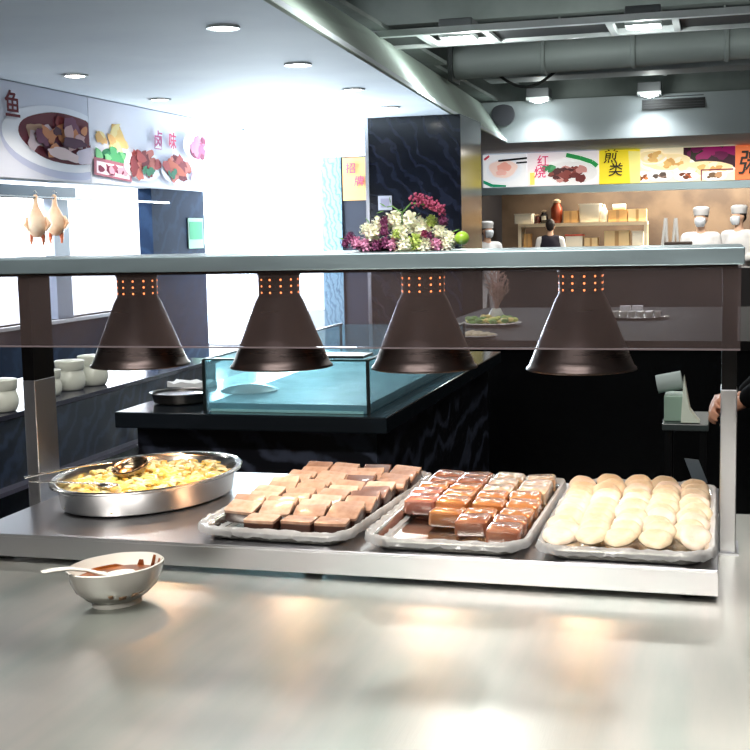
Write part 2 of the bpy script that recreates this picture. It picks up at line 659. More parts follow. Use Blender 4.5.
def board(name, label, loc, rz, w, h, rgb, emit=0, group=None, depth=.03):
    t = thing(name, label, 'menu board', loc, rz, group)
    MB().box(0, w, 0, depth, 0, h).build('panel', ink(rgb, emit), t)
    return t


BX = WX + .035


def lw(u, v):          # image position -> (along wall, height) on the left wall
    p = on_x(u, v, BX + .01)
    return p.y, p.z


# left board A : fish in a bowl
Y0 = 7.4
YS = lw(90, 140)[0]
tA = board('menu_board', 'large left wall menu picture of a bowl of fish on white', (BX, Y0, 2.05), PI / 2, YS - Y0, .76, (.84, .85, .90))
b = Board(YS - Y0, .76)


def la(u, v):
    y, z = lw(u, v)
    return y - Y0, z - 2.05


cx, cz = la(66, 140)
b.oval(cx + .02, cz - .04, 1.02, .30, (.74, .76, .86), 0, -.02, 40)
b.oval(cx, cz, .98, .275, (.93, .94, .97), 0, -.02, 40)
b.oval(cx + .03, cz + .01, .76, .215, (.42, .18, .22), .03, -.02, 40)
b.oval(cx - .40, cz + .02, .22, .09, (.80, .66, .56), .2)
b.blobs(cx + .05, cz + .01, .62, .15, [(.75, .60, .60), (.30, .13, .20), (.86, .78, .80), (.55, .22, .22), (.45, .25, .35), (.80, .52, .36)], 46, .10)
b.oval(cx - .05, cz - .13, .28, .05, (.88, .78, .78), .2, -.1)
b.oval(cx + .38, cz - .11, .24, .07, (.80, .76, .82), .25, .2)
b.oval(cx + .12, cz - .02, .20, .045, (.30, .13, .24), .2)
b.oval(0.9, cz - .16, .25, .06, (.15, .13, .15), .1, .5)
b.build(tA)
gx, gz = la(3, 118)
glyph('鱼', gx, gz + .03, .23, (.40, .12, .16), tA)
# left board B : roast meats
YE = lw(203, 150)[0]
tB = board('menu_board', 'left wall menu picture of roast meats on plates with red lettering', (BX, YS + .01, 2.05), PI / 2, YE - YS, .76, (.90, .90, .94))


def lb(u, v):
    y, z = lw(u, v)
    return y - YS - .01, z - 2.05


b = Board(YE - YS, .76)
RED = [(.50, .20, .22), (.66, .30, .30), (.42, .14, .18), (.74, .42, .38)]
x, z = lb(112, 140); b.blobs(x, z, .25, .10, [(.92, .78, .50), (.94, .86, .62), (.88, .70, .45)], 16, .10)
x, z = lb(112, 155); b.blobs(x, z, .30, .04, [(.30, .60, .40), (.45, .72, .50), (.20, .48, .34)], 16, .08)
(x0, z0), (x1, z1) = lb(94, 177), lb(131, 163)
b.rect(x0, z0, x1, z1, (.62, .38, .44), -.06).rect(x0 + .05, z0 + .02, x1 - .05, z1 - .03, (.90, .84, .88), -.06)
b.blobs((x0 + x1) / 2, (z0 + z1) / 2, (x1 - x0) * .34, .03, [(.62, .32, .40), (.50, .20, .30), (.78, .60, .66)], 12, .06)
x, z = lb(143, 166); b.oval(x, z, .42, .145, (.96, .96, .98)); b.blobs(x, z + .02, .30, .10, RED, 30, .10); b.blobs(x + .1, z - .05, .16, .03, [(.25, .50, .38)], 5, .06)
x, z = lb(176, 172); b.oval(x, z, .40, .13, (.95, .95, .98)); b.blobs(x, z + .03, .28, .08, RED, 24, .10); b.oval(x - .05, z + .03, .22, .05, (.72, .36, .28), .2, -.3); b.blobs(x - .15, z - .03, .10, .03, [(.20, .42, .32)], 4, .05)
x, z = lb(194, 147); b.oval(x, z, .36, .15, (.96, .96, .99)); b.blobs(x + .04, z, .22, .09, [(.66, .34, .46), (.76, .48, .58), (.48, .20, .30)], 18, .09)
x, z = lb(196, 175); b.blobs(x, z, .22, .06, [(.80, .58, .66), (.86, .72, .78)], 8, .10)
b.build(tB)
x, z = lb(152, 147); glyph('卤', x, z, .20, (.72, .36, .52), tB, shear=.1)
x, z = lb(167, 147); glyph('味', x, z, .18, (.78, .30, .42), tB, shear=.1)

# kitchen menu light boxes at the back
KY = 20.6
E0 = .42


def kb(u, v):
    p = on_y(u, v, KY)
    return p.x, p.z


zt, zb = 2.80, 2.26
xs = [kb(u, 170)[0] for u in (483, 527, 599, 640, 735, 800)]
labs = ['lit menu picture of pale sliced meat beside black chopsticks', 'lit menu picture of a bowl of dark braised meat with greens',
        'yellow lit menu panel with black lettering', 'lit menu picture of folded dumplings on plates', 'orange lit menu panel with dark lettering at right edge']
cols = [(.95, .96, .97), (.96, .93, .94), (.97, .88, .20), (.97, .92, .78), (.95, .50, .30)]
KB = []
for i in range(5):
    t = board('menu_board', labs[i], (xs[i] + .004, KY, zb), 0, xs[i + 1] - xs[i] - .008, zt - zb, cols[i], E0, 'lit menu boards above the kitchen hatch')
    KB.append((t, xs[i]))


def kl(i, u, v):
    x, z = kb(u, v)
    return x - KB[i][1], z - zb


b = Board(xs[1] - xs[0], zt - zb, E0)
x, z = kl(0, 504, 170); b.oval(x, z, .30, .20, (.90, .93, .96)); b.oval(x - .02, z + .02, .24, .15, (.96, .84, .80), .1); b.oval(x, z + .05, .12, .07, (.92, .66, .60), .2); b.oval(x - .05, z - .04, .09, .05, (.93, .72, .68), .2)
b.stroke([kl(0, 498, 161), kl(0, 529, 158)], .035, (.08, .09, .10)).stroke([kl(0, 516, 163), kl(0, 529, 162)], .03, (.08, .09, .10))
b.stroke([kl(0, 482, 182), kl(0, 492, 186), kl(0, 506, 187)], .06, (.10, .55, .40))
b.stroke([kl(0, 484, 160), kl(0, 489, 156)], .04, (.75, .30, .35))
b.build(KB[0][0])
b = Board(xs[2] - xs[1], zt - zb, E0)
x, z = kl(1, 571, 173); b.oval(x, z, .49, .25, (.98, .98, .98)); b.oval(x, z - .0, .43, .19, (.90, .90, .90)); b.blobs(x, z - .02, .34, .11, [(.36, .12, .12), (.50, .22, .20), (.28, .08, .10), (.74, .52, .50), (.40, .16, .16)], 34, .085)
b.stroke([kl(1, 566, 155), kl(1, 580, 158), kl(1, 592, 162), kl(1, 597, 166)], .07, (.15, .58, .30))
x, z = kl(1, 549, 168); b.blobs(x, z, .07, .05, [(.15, .50, .30), (.25, .60, .38)], 6, .06)
x, z = kl(1, 531, 180); b.rect(x - .02, z - .08, x + .06, z + .12, (.97, .88, .45))
b.build(KB[1][0])
x, z = kl(1, 531, 166); glyph('红', x + .1, z, .20, (.80, .25, .45), KB[1][0], E0)
x, z = kl(1, 531, 177); glyph('烧', x + .05, z, .20, (.80, .25, .45), KB[1][0], E0)
b = Board(xs[3] - xs[2], zt - zb, E0)
b.shape([kl(2, 628, 151), kl(2, 645, 151), kl(2, 645, 190), kl(2, 630, 190)], (.97, .93, .55))
b.build(KB[2][0])
x, z = kl(2, 603, 162); glyph('煎', x, z, .23, (.15, .14, .08), KB[2][0], E0, shear=.12)
x, z = kl(2, 608, 175); glyph('类', x, z, .23, (.15, .14, .08), KB[2][0], E0, shear=.12)
b = Board(xs[4] - xs[3], zt - zb, E0)
(x0, z0), (x1, z1) = kl(3, 683, 172), kl(3, 736, 140)
b.rect(x0, z0, x1, z1, (.20, .04, .14)); b.blobs(x0 + .45, z1 - .15, .35, .10, [(.55, .06, .35), (.38, .04, .26), (.12, .12, .06)], 14, .12)
for (u, v, rx, rz) in ((667, 162, .38, .13), (704, 168, .42, .11), (652, 157, .20, .10)):
    x, z = kl(3, u, v); b.oval(x, z - .03, rx * 1.15, rz * .9, (.97, .95, .90)); b.oval(x, z, rx, rz, (.95, .87, .68), .08); b.blobs(x, z, rx * .6, rz * .5, [(.86, .70, .42), (.97, .92, .78), (.80, .62, .36)], 9, .07)
for (u, v, c) in ((640, 177, (.90, .50, .25)), (660, 176, (.55, .45, .40)), (686, 176, (.70, .36, .20)), (714, 176, (.72, .55, .40))):
    x, z = kl(3, u, v); b.oval(x, z, .19, .085, (.98, .98, .98)); b.blobs(x, z, .11, .04, [c, tuple(q * .6 for q in c)], 8, .045)
(x0, z0), (x1, z1) = kl(3, 701, 184), kl(3, 733, 169)
b.stroke([(x0, z0), (x1, z0)], .02, (.45, .08, .20)).stroke([(x0, z0), (x0, z1)], .02, (.45, .08, .20)).stroke([(x0, z1), (x1, z1)], .02, (.45, .08, .20))
x, z = kl(3, 661, 187); b.rect(x - .03, z - .01, x + .10, z + .03, (.1, .1, .1))
b.build(KB[3][0])
x, z = kl(4, 737, 172); glyph('粥', x, z, .40, (.12, .10, .08), KB[4][0], E0, shear=.15)

# hatch lintel below the boards and kitchen beyond
o = MB().box(-3.88, 3.19, KY - .05, KY + .12, 2.13, 2.25).build('trim_10', STEEL3)
struct(o, 'metal lintel under the lit menu boards', 'lintel')
o = MB().box(-3.88, 3.19, KY + .05, KY + .15, 2.25, CZ - .001).build('trim_11', WHITEWALL)
struct(o, 'white wall behind the lit menu boards', 'wall')
o = MB().box(-2.6, 3.18, 14.9, 15.5, 0, 1.05).build('hatch_counter', mat('hatch_front', (.12, .10, .10), .4))
tag(o, 'long dark serving hatch counter in front of the kitchen', 'counter')
for i, (u, v) in enumerate(((640, 158), (700, 160), (760, 160), (540, 160))):
    p = on_y(u, v, KY - .5)
    light('hatch_light', 'AREA', (p.x, 19.6, 2.79), 14, (1, .95, .85), shape='DISK', size=.2, rot=(0, 0, 0))
light('kitchen_lamp', 'AREA', (-1.2, 21.6, 2.70), 150, (1, .88, .72), shape='RECTANGLE', size=2.6, size_y=.5)
light('kitchen_lamp', 'AREA', (.6, 21.6, 2.70), 150, (1, .88, .72), shape='RECTANGLE', size=2.0, size_y=.5)

# orange poster by the passage
p0, p1 = on_y(342, 158, EY - .02), on_y(366, 200, EY - .02)
t = thing('wall_poster', 'orange cream poster with pink lettering left of the black column', 'poster', (p0.x, EY - .004, p1.z))
w_, h_ = p1.x - p0.x + .12, p0.z - p1.z
MB().box(0, w_, -.012, 0, 0, h_).build('panel', mat('poster_cream', (.93, .70, .46), .9, spec=.05), t)
b = Board(w_, h_)
b.rect(0, 0, w_, .04, (.95, .95, .95)).rect(.20, .05, .30, .18, (.10, .62, .45)).blobs(.12, h_ - .1, .06, .03, [(.72, .30, .45)], 5, .04)
b.lay += 30
b.build(t)
glyph('招', .04, h_ - .17, .13, (.80, .35, .45), t)
glyph('牌', .14, h_ - .32, .13, (.80, .35, .45), t)

# ------------------------------------------------------------------ ceiling fixtures
DL = [((223, 27), 'nearest'), ((298, 64), 'second nearest'), ((353, 89), 'third nearest'), ((390, 107), 'farthest, by the column'),
      ((160, 99), 'right of the roast menu'), ((75, 75), 'nearest the fish menu')]
t0 = None
for i, (uv, w) in enumerate(DL):
    p = on_z(uv[0], uv[1], CZ)
    lab = {'nearest': 'ceiling downlight nearest the camera in the long row', 'second nearest': 'ceiling downlight second from the camera in the long row',
           'third nearest': 'ceiling downlight third from the camera in the long row', 'farthest, by the column': 'ceiling downlight just before the black column',
           'right of the roast menu': 'ceiling downlight above the roast meat menu board', 'nearest the fish menu': 'ceiling downlight above the fish menu board'}[w]
    if t0 is None:
        t0 = thing('downlight', lab, 'ceiling light', (p.x, p.y, CZ), 0, 'recessed downlights in the pale ceiling')
        MB().lathe([(.105, -.001), (.105, -.012), (.08, -.012), (.075, -.002)], 24).build('ring', RAIL, t0, smooth=True)
        MB().lathe([(.078, -.004), (.06, -.014), (.001, -.018)], 24, caps=(False, True)).build('lens', mat('lamp_lens', (1, .98, .94), .4, emit=14), t0, smooth=True)
    else:
        copy_thing(t0, (p.x, p.y, CZ), (0, 0, 0), lab)
    light('downlight_beam', 'SPOT', (p.x, p.y, CZ - .05), 45, (1, .93, .84), spot_size=2.2, spot_blend=.7, shadow_soft_size=.06)

# light track of the raised ceiling
YT = 11.5
tr = thing('light_track', 'long white framed light track hung below the ducts', 'light track', (0, 0, 3.36))
MB().box(-3.15, 3.2, 11.32, 11.40, 0, .06).build('rail', RAIL, tr)
MB().box(-3.15, 3.2, 12.10, 12.16, 0, .06).build('rail', RAIL, tr)
for xx in (-2.72, -2.10, -.98, -.40):
    MB().box(xx - .03, xx + .03, 11.40, 12.10, 0, .05).build('cross_bar', RAIL, tr)
for xa, xb in ((-3.15, -2.75), (-2.07, -1.01), (-.37, 3.19)):
    MB().box(xa, xb, 11.42, 12.08, .03, .05).build('dark_infill', mat('infill', (.16, .17, .18), .7), tr)
s0 = None
for lab, (x, y, z) in (('bright square spotlight at the left end of the light track', (-2.41, 11.72, 3.37)),
                       ('bright square spotlight further right in the light track', (-.69, 11.72, 3.37)),
                       ('far left spotlight over the recess edge', (-2.5, 17.75, 3.37)),
                       ('far spotlight beside the black ceiling vent', (-.96, 17.75, 3.37))):
    if s0 is None:
        s0 = thing('spotlight', lab, 'ceiling spotlight', (x, y, z), 0, 'square spotlights in the raised ceiling')
        MB().box(-.16, .16, -.16, .16, .03, .16).build('housing', mat('housing_grey', (.25, .26, .27), .5), s0, bevel=.01)
        MB().box(-.16, .16, -.16, -.12, -.01, .03).box(-.16, .16, .12, .16, -.01, .03).box(-.16, -.12, -.12, .12, -.01, .03).box(.12, .16, -.12, .12, -.01, .03).build('frame', RAIL, s0)
        MB().ell((0, 0, .02), (.11, .11, .06), 20, 10).build('lens', mat('spot_lens', (.95, .99, 1), .4, emit=30), s0, smooth=True)
    else:
        copy_thing(s0, (x, y, z), (0, 0, 0), lab)
    light('spot_beam', 'SPOT', (x, y, z - .07), 90, (.93, .98, 1), spot_size=2.5, spot_blend=.6, shadow_soft_size=.08)

# ducts
def duct(name, label, x0, x1, y, z, r, cat='duct', rise=0):
    t = thing(name, label, cat, (x0, y, z))
    L = x1 - x0
    mb = MB()
    N = 24
    rs = []
    segs = max(3, int(L / .9))
    for i in range(segs + 1):
        for dr, dx in ((0, 0), (.02, .012), (.02, .05), (0, .062)) if 0 < i < segs else ((0, 0),):
            x = L * i / segs + dx
            rs.append([(x, (r + dr) * math.cos(2 * PI * k / N), rise * x / L + (r + dr) * math.sin(2 * PI * k / N)) for k in range(N)])
    mb.rings(rs).build('duct_body', DUCTM, t, smooth=True)
    mb = MB()
    mb.box(-.05, 0, -r - .04, r + .04, -r - .04, r + .04).build('end_plate', mat('duct_end', (.2, .22, .22), .7), t)
    for q in (.2, .5, .8):
        mb = MB()
        mb.tube([(L * q, 0, r + rise * q), (L * q, 0, 4.29 - z)], .012, 6).build('hanger', RAIL, t)
    return t


duct('round_duct', 'large round grey air duct nearest the light track', -3.1, 3.15, 14.9, 3.57, .20, rise=.10)
duct('round_duct', 'slimmer grey duct running behind the large duct', -2.7, 3.15, 17.0, 3.72, .17)
tag(MB().box(-3.0, 3.15, 16.1, 16.65, 3.50, 3.62).build('flat_duct', mat('flat_duct', (.62, .65, .66), .6), None, bevel=.02), 'flat pale air duct just above the recess edge', 'duct')
mb = MB()
pts = []
for i in range(15):
    a = i / 14
    pts.append((-2.85 + 1.0 * a, 15.6, 3.62 - .30 * math.sin(PI * a)))
mb.tube(pts, .02, 6)
tag(mb.build('hanging_cable', mat('cable', (.18, .19, .19), .7), smooth=True), 'sagging dark cable below the round duct', 'cable')
# fan disc and black vent on the far face of the recess
p = on_y(503, 113, 18.06)
t = thing('wall_fan', 'dark round speaker set in the recess corner', 'round speaker', (p.x, 18.1, p.z - .02))
MB().lathe([(.17, 0), (.17, .05), (.14, .06), (.001, .04)], 28, caps=(True, True)).build('grille', mat('fan_dark', (.28, .28, .31), .6), t, smooth=True, rot=(PI / 2, 0, 0))
p0, p1 = on_y(642, 98, 18.04), on_y(705, 107, 18.04)
t = thing('air_vent', 'black slatted air vent under the far spotlight', 'vent', (p0.x, 18.05, p1.z))
W_, H_ = p1.x - p0.x, p0.z - p1.z + .02
MB().box(0, W_, 0, .06, 0, H_).build('frame', mat('vent_black', (.05, .05, .06), .5), t)
mb = MB()
for k in range(5):
    mb.box(.02, W_ - .02, -.012, 0, .015 + k * H_ / 5, .015 + k * H_ / 5 + .012)
mb.build('slats', mat('vent_slat', (.16, .16, .17), .5), t)

# ================================================================== FRONT COUNTER
CT = .945
PT = 1.0
t = thing('serving_counter', 'wide brushed stainless steel serving counter in the foreground', 'counter', (0, 0, 0))
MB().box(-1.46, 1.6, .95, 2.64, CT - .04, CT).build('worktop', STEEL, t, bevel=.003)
MB().box(-1.42, 1.55, 1.0, 2.60, .08, CT - .04).build('cabinet', STEEL3, t)
MB().box(-1.36, 1.50, 1.06, 2.54, 0, .08).build('plinth', STEELDARK, t)

# raised display stand
t = thing('display_stand', 'low raised stainless steel stand carrying the food trays', 'stand', (0, 0, 0))
MB().box(-1.375, .003, 1.99, 2.63, PT - .006, PT).build('top', STEEL2, t, bevel=.0015)
MB().box(-1.375, .003, 1.99, 1.994, .957, PT - .006).build('front_lip', STEEL2, t)
MB().box(-1.375, -1.371, 1.994, 2.63, .957, PT - .006).box(-.001, .003, 1.994, 2.63, .957, PT - .006).build('side_lip', STEEL2, t)
for x in (-1.33, -.70, -.04):
    for y in (2.04, 2.58):
        MB().lathe([(.016, CT), (.016, PT - .006)], 12, c=(x, y, 0), caps=(True, True)).build('foot', BLACKMETAL, t)

# gantry: posts, shelf, glass
g = thing('heat_lamp_gantry', 'stainless overhead gantry shelf with glass guard over the food', 'gantry', (0, 0, 0))
for x0 in (-1.433, .0045):
    po = MB().box(x0, x0 + .029, 2.30, 2.385, CT, 1.252).build('post', STEEL2, g, bevel=.0015)
    MB().box(x0 + .001, x0 + .028, 2.301, 2.384, 1.2521, 1.482).build('upper_post', BLACKMETAL, po)
    MB().box(x0 - .001, x0 + .029 + .006, 2.292, 2.393, CT, CT + .004).build('foot_plate', STEEL2, po)
MB().box(-1.56, .042, 2.20, 2.56, 1.482, 1.512).build('shelf', STEEL3, g, bevel=.002)
MB().box(-1.55, .030, 2.215, 2.545, 1.476, 1.4819).build('shelf_underside', BLACKMETAL, g)
MB().box(-1.555, .036, 2.206, 2.212, 1.336, 1.4819).build('glass_guard', GUARD, g)
MB().box(-1.555, .036, 2.2052, 2.2128, 1.333, 1.3359).build('glass_edge', mat('glass_edge', (.42, .38, .39), .3), g)

# heat lamps
LAMPX = []
for u in (137, 279, 423, 581):
    p = on_y(u, 285, 2.37)
    LAMPX.append(p.x)
names = ['leftmost heat lamp, above the oval pan', 'second heat lamp from the left, above the cake tray', 'third heat lamp from the left, above the jelly tray', 'rightmost heat lamp, above the round bun tray']


def make_lamp(label, loc):
    L = thing('heat_lamp', 'dark metal cone ' + label, 'heat lamp', loc, 0, 'cone heat lamps under the shelf')
    prof = [(.0415, 0), (.0415, -.048), (.0455, -.056), (.049, -.062), (.095, -.176), (.1005, -.189), (.1045, -.192), (.1055, -.196)]
    MB().lathe(prof, 56).build('lamp_shade', SHADE, L, smooth=True, solid=.0016)
    mb = MB()
    inner = [(r - .0035, z) for r, z in prof[1:-1]]
    MB.lathe(mb, inner, 48)
    mb.build('reflector', SHADEIN, L, smooth=True)
    mb = MB().lathe([(.0445, 0.0), (.0445, -.008), (.041, -.008)], 40)
    mb.build('collar', BLACKMETAL, L, smooth=True)
    MB().ell((0, 0, -.125), (.032, .032, .040), 20, 12).build('bulb', mat('bulb_glow', (1, .70, .38), .4, emit=22), L, smooth=True)
    MB().lathe([(.016, -.02), (.016, -.09)], 16, caps=(True, True)).build('socket', WHITEPOR, L, smooth=True)
    mb = MB()
    for k in range(12):
        a = 2 * PI * k / 12 + .26
        for z in (-.016, -.029, -.042):
            d = Vector((math.cos(a), math.sin(a), 0))
            s = Vector((-math.sin(a), math.cos(a), 0))
            c = d * .0430 + Vector((0, 0, z))
            mb.poly([c + s * .0022 * math.cos(2 * PI * q / 8) + Vector((0, 0, .0022 * math.sin(2 * PI * q / 8))) for q in range(8)])
    mb.build('lit_vent_holes', mat('hole_glow', (1, .55, .30), .5, emit=4.5), L)
    return L


lamp0 = None
for x, nm in zip(LAMPX, names):
    loc = (x, 2.37, 1.4755)
    if lamp0 is None:
        lamp0 = make_lamp(nm, loc)
    else:
        copy_thing(lamp0, loc, (0, 0, LAMPX.index(x) * .17), 'dark metal cone ' + nm)
    light('heat_beam', 'SPOT', (x, 2.37, 1.4755 - .160), 2.1, (1, .90, .78), spot_size=2.35, spot_blend=.5, shadow_soft_size=.03)

# ------------------------------------------------------------------ trays
def tray(label, cx, cy, w, d, rz=0, film_front=.012):
    t = thing('food_tray', label, 'tray', (cx, cy, PT), rz, 'film wrapped metal trays on the stand')
    mb = MB()
    rings = []
    for (ins, z, r) in ((.026, .001, .030), (.020, .003, .034), (.012, .020, .040), (.006, .0235, .044), (0, .024, .048), (0, .020, .048)):
        rings.append([(x, y, z) for x, y in rrect(w - 2 * ins, d - 2 * ins, r - ins * .3)])
    mb.rings(rings, True, False)
    mb.build('pan', STEELPAN, t, smooth=True, solid=.0012)
    # crumpled cling film folded over the rim
    mb = MB()
    out = rrect(w + .004, d + .004, .05, 14)
    # densify straight runs
    dense = []
    for i in range(len(out)):
        a, b_ = Vector(out[i]), Vector(out[(i + 1) % len(out)])
        L = (b_ - a).length
        k = max(1, int(L / .006))
        for q in range(k):
            dense.append(a.lerp(b_, q / k))
    sd = cx * 10
    rs = []
    for (sc, z, amp) in ((.82, .006, .001), (.885, .010, .003), (.93, .021, .003), (.97, .0275, .003), (1.0, .0285, .003), (1.016, .023, .004), (1.024, .013, .006)):
        rr = []
        for v in dense:
            n1 = mnoise.noise(Vector((v.x * 60 + sd, v.y * 60, z * 60)))
            n2 = mnoise.noise(Vector((v.x * 140 + sd, v.y * 140, z * 90 + 5)))
            k = 1 + (n1 + n2 * .5) * amp * 3
            off = (1 - sc) * .30
            L = v.length
            dx = v.x * k - (v.x / max(abs(v.x), 1e-4)) * off * min(1, abs(v.x) / (w / 2)) ** 3 * .5
            dy = v.y * k - (v.y / max(abs(v.y), 1e-4)) * off * min(1, abs(v.y) / (d / 2)) ** 3 * .5
            rr.append((dx, dy, z + (n1 * .9 + n2 * .6) * amp * 1.1 + .001))
        rs.append(rr)
    mb.rings(rs, False, False)
    mb.build('cling_film', FILM, t, smooth=True)
    return t


tray('metal tray of brown cake blocks, left of the three food trays', -.757, 2.29, .294, .575, -.06)
tray('metal tray of amber jelly blocks between cake and bun trays', -.449, 2.27, .282, .560, -.01)
tray('metal tray of pale round buns at the right end', -.147, 2.265, .285, .555, 0)

ORD = ['first', 'second', 'third', 'fourth', 'fifth', 'sixth', 'seventh', 'eighth', 'ninth', 'tenth', 'eleventh']


def rot_pt(cx, cy, x, y, rz):
    return cx + x * math.cos(rz) - y * math.sin(rz), cy + x * math.sin(rz) + y * math.cos(rz)


# brown cake blocks
CK = [mat('cake_brown', (.70, .56, .47), .42, var=((.58, .41, .31), 40), coat=.15), mat('cake_dark', (.46, .33, .28), .4, var=((.36, .24, .20), 40), coat=.2),
      mat('cake_pale', (.80, .68, .59), .45, var=((.70, .52, .41), 40), coat=.15)]
CKSIDE = mat('cake_side', (.24, .13, .10), .35, coat=.2)


def cake_mesh(i):
    w, d, h = .059, .046, .026
    mb = MB()
    mb.mi = 1
    rs = []
    for (ins, z) in ((.002, 0), (0, .004), (0, h - .006)):
        rs.append([(x, y, z) for x, y in rrect(w - 2 * ins, d - 2 * ins, .004, 2)])
    mb.rings(rs, True, False)
    mb.mi = 0
    rs = [[(x, y, h - .006) for x, y in rrect(w, d, .004, 2)], [(x, y, h - .001 + random.uniform(-.0006, .0006)) for x, y in rrect(w, d, .004, 2)], [(x, y, h + random.uniform(-.0006, .0006)) for x, y in rrect(w - .005, d - .005, .004, 2)]]
    mb.rings(rs, False, True)
    return mb.build('cake_block', [CK[i], CKSIDE], smooth=True, weld=True)


cks = [cake_mesh(i) for i in range(3)]
first = {}
rng = random.Random(3)
for r in range(11):
    for c in range(4):
        if r == 0 and c in (0,):
            continue
        x = -.102 + c * .068 + rng.uniform(-.004, .004) + (0.006 if r % 2 else -.002)
        y = -.225 + r * .0440 + rng.uniform(-.004, .004)
        wx, wy = rot_pt(-.753, 2.29, x, y, -.06)
        k = rng.choice([0, 0, 0, 2, 2, 1]) if r > 0 else rng.choice([0, 2])
        src = cks[k]
        o = src if k not in first else src.copy()
        if k in first:
            COL.objects.link(o)
        first[k] = 1
        tilt = rng.uniform(.26, .42) if r > 0 else rng.uniform(-.02, .08)
        o.location = (wx, wy, PT + .008 + (.010 if r > 0 else 0) + rng.uniform(0, .004))
        o.rotation_euler = (tilt, rng.uniform(-.08, .08), rng.uniform(-.16, .10))
        row = 'front row' if r == 0 else ('back row' if r == 10 else ORD[r] + ' row from the front')
        tag(o, 'brown cake block, %s from left in the %s of its tray' % (ORD[c], row), 'cake', 'brown cake blocks in the left tray')
for k in range(3):
    if k not in first:
        bpy.data.objects.remove(cks[k])

# amber jelly blocks
def jelly_mat(name, rgb, deep):
    m = mat(name, rgb, .2, trans=.35, coat=.5, sss=.25, var=(deep, 18))
    return m


JL = [jelly_mat('jelly_amber', (.84, .58, .36), (.74, .44, .24)), jelly_mat('jelly_rose', (.84, .58, .50), (.76, .46, .38)), jelly_mat('jelly_pale', (.94, .86, .76), (.84, .68, .52)), jelly_mat('jelly_brown', (.76, .52, .40), (.66, .38, .27))]


def jelly_mesh(i):
    w, d, h = .062, .056, .030
    mb = MB()
    rs = []
    for (ins, z) in ((.003, 0), (0, .004), (.001, h - .004), (.005, h)):
        rs.append([(x, y, z) for x, y in rrect(w - 2 * ins, d - 2 * ins, .007, 3)])
    mb.rings(rs, True, True)
    return mb.build('jelly_block', JL[i], smooth=True)


jls = [jelly_mesh(i) for i in range(4)]
first = {}
rng = random.Random(11)
for r in range(8):
    for c in range(4):
        if (r == 0 and c < 2) or (r == 1 and c < 2) or (r == 2 and c < 1) or (r == 0 and c == 2):
            continue
        x = -.098 + c * .065 + rng.uniform(-.003, .003)
        y = -.205 + r * .0595 + rng.uniform(-.003, .003)
        wx, wy = rot_pt(-.449, 2.27, x, y, -.01)
        if r >= 6:
            k = 2 if c > 1 else 3
        elif r == 5:
            k = [0, 0, 2, 2][c]
        elif c == 0:
            k = 1
        elif r <= 1:
            k = 3
        else:
            k = 0
        o = jls[k] if k not in first else jls[k].copy()
        if k in first:
            COL.objects.link(o)
        first[k] = 1
        o.location = (wx, wy, PT + .007 + rng.uniform(0, .003) + (.006 if r > 2 else 0))
        o.rotation_euler = (rng.uniform(.0, .10), rng.uniform(-.06, .06), rng.uniform(-.10, .10))
        row = 'front row' if r == 0 else ('back row' if r == 7 else ORD[r] + ' row from the front')
        tag(o, '%s jelly block, %s from left in the %s' % (['amber', 'rose', 'creamy', 'reddish'][k], ORD[c], row), 'jelly', 'jelly blocks in the middle tray')

# pale round buns
BN = [mat('bun_cream', (.90, .83, .71), .5, sss=.1, var=((.84, .74, .60), 45), bump=(.3, 60)), mat('bun_pale', (.93, .85, .77), .5, sss=.1, var=((.87, .77, .67), 40), bump=(.3, 60))]


def bun_mesh(i):
    prof = [(.001, 0), (.022, .0005), (.0265, .003), (.0278, .006), (.0262, .0095), (.021, .0118), (.015, .0112), (.009, .0088), (.001, .0080)]
    rr = random.Random(i)
    return MB().lathe(prof, 28, caps=(True, True), wob=lambda a, r, z: .03 * math.sin(3 * a + i) + .015 * math.sin(7 * a)).build('round_bun', BN[i], smooth=True)


bns = [bun_mesh(0), bun_mesh(1)]
first = {}
rng = random.Random(5)
for r in range(11):
    for c in range(5):
        x = -.112 + c * .0545 + rng.uniform(-.004, .004) + (.003 if r % 2 else -.003)
        y = -.214 + r * .0430 + rng.uniform(-.004, .004)
        if r == 0 and c == 4:
            continue
        k = rng.choice([0, 0, 1])
        o = bns[k] if k not in first else bns[k].copy()
        if k in first:
            COL.objects.link(o)
        first[k] = 1
        o.location = (-.147 + x, 2.265 + y, PT + .020 + rng.uniform(0, .003) + (.006 if 1 <= c <= 3 else 0))
        o.rotation_euler = (rng.uniform(.50, .85) if r > 0 else rng.uniform(.2, .35), rng.uniform(-.12, .12), rng.uniform(-3, 3))
        o.rotation_euler = (o.rotation_euler.x, o.rotation_euler.y, rng.uniform(-.25, .25))
        row = 'front row' if r == 0 else ('back row' if r == 10 else ORD[r] + ' row from the front')
        tag(o, 'pale round bun, %s from left in the %s of its tray' % (ORD[c], row), 'bun', 'round buns in the right tray')

# ------------------------------------------------------------------ oval pan with yellow food
PC = (-1.168, 2.345)
prz = math.radians(-12)
t = thing('oval_pan', 'deep oval stainless pan of yellow food at the left end', 'pan', (PC[0], PC[1], PT), prz)
prof = [(.001, .002), (.86, .002), (.90, .005), (.935, .048), (.955, .054), (1.0, .056), (1.012, .0545), (1.008, .050)]
SX, SY = .174, .236
MB().lathe([(r, z) for r, z in prof], 72, sx=SX, sy=SY, caps=(True, False)).build('pan_body', STEELPAN, t, smooth=True, solid=.0016)
fm = [mat('fruit_yellow', (.96, .86, .52), .4, sss=.2, coat=.3), mat('fruit_gold', (.92, .74, .34), .4, sss=.2, coat=.3), mat('fruit_cream', (.98, .93, .72), .45, sss=.2, coat=.2)]
mb = MB()
rng = random.Random(21)
mb.lathe([(.001, .040), (.5, .038), (.80, .030), (.90, .022), (.90, .010)], 48, sx=SX, sy=SY, caps=(True, True), wob=lambda a, r, z: .01 * math.sin(9 * a))
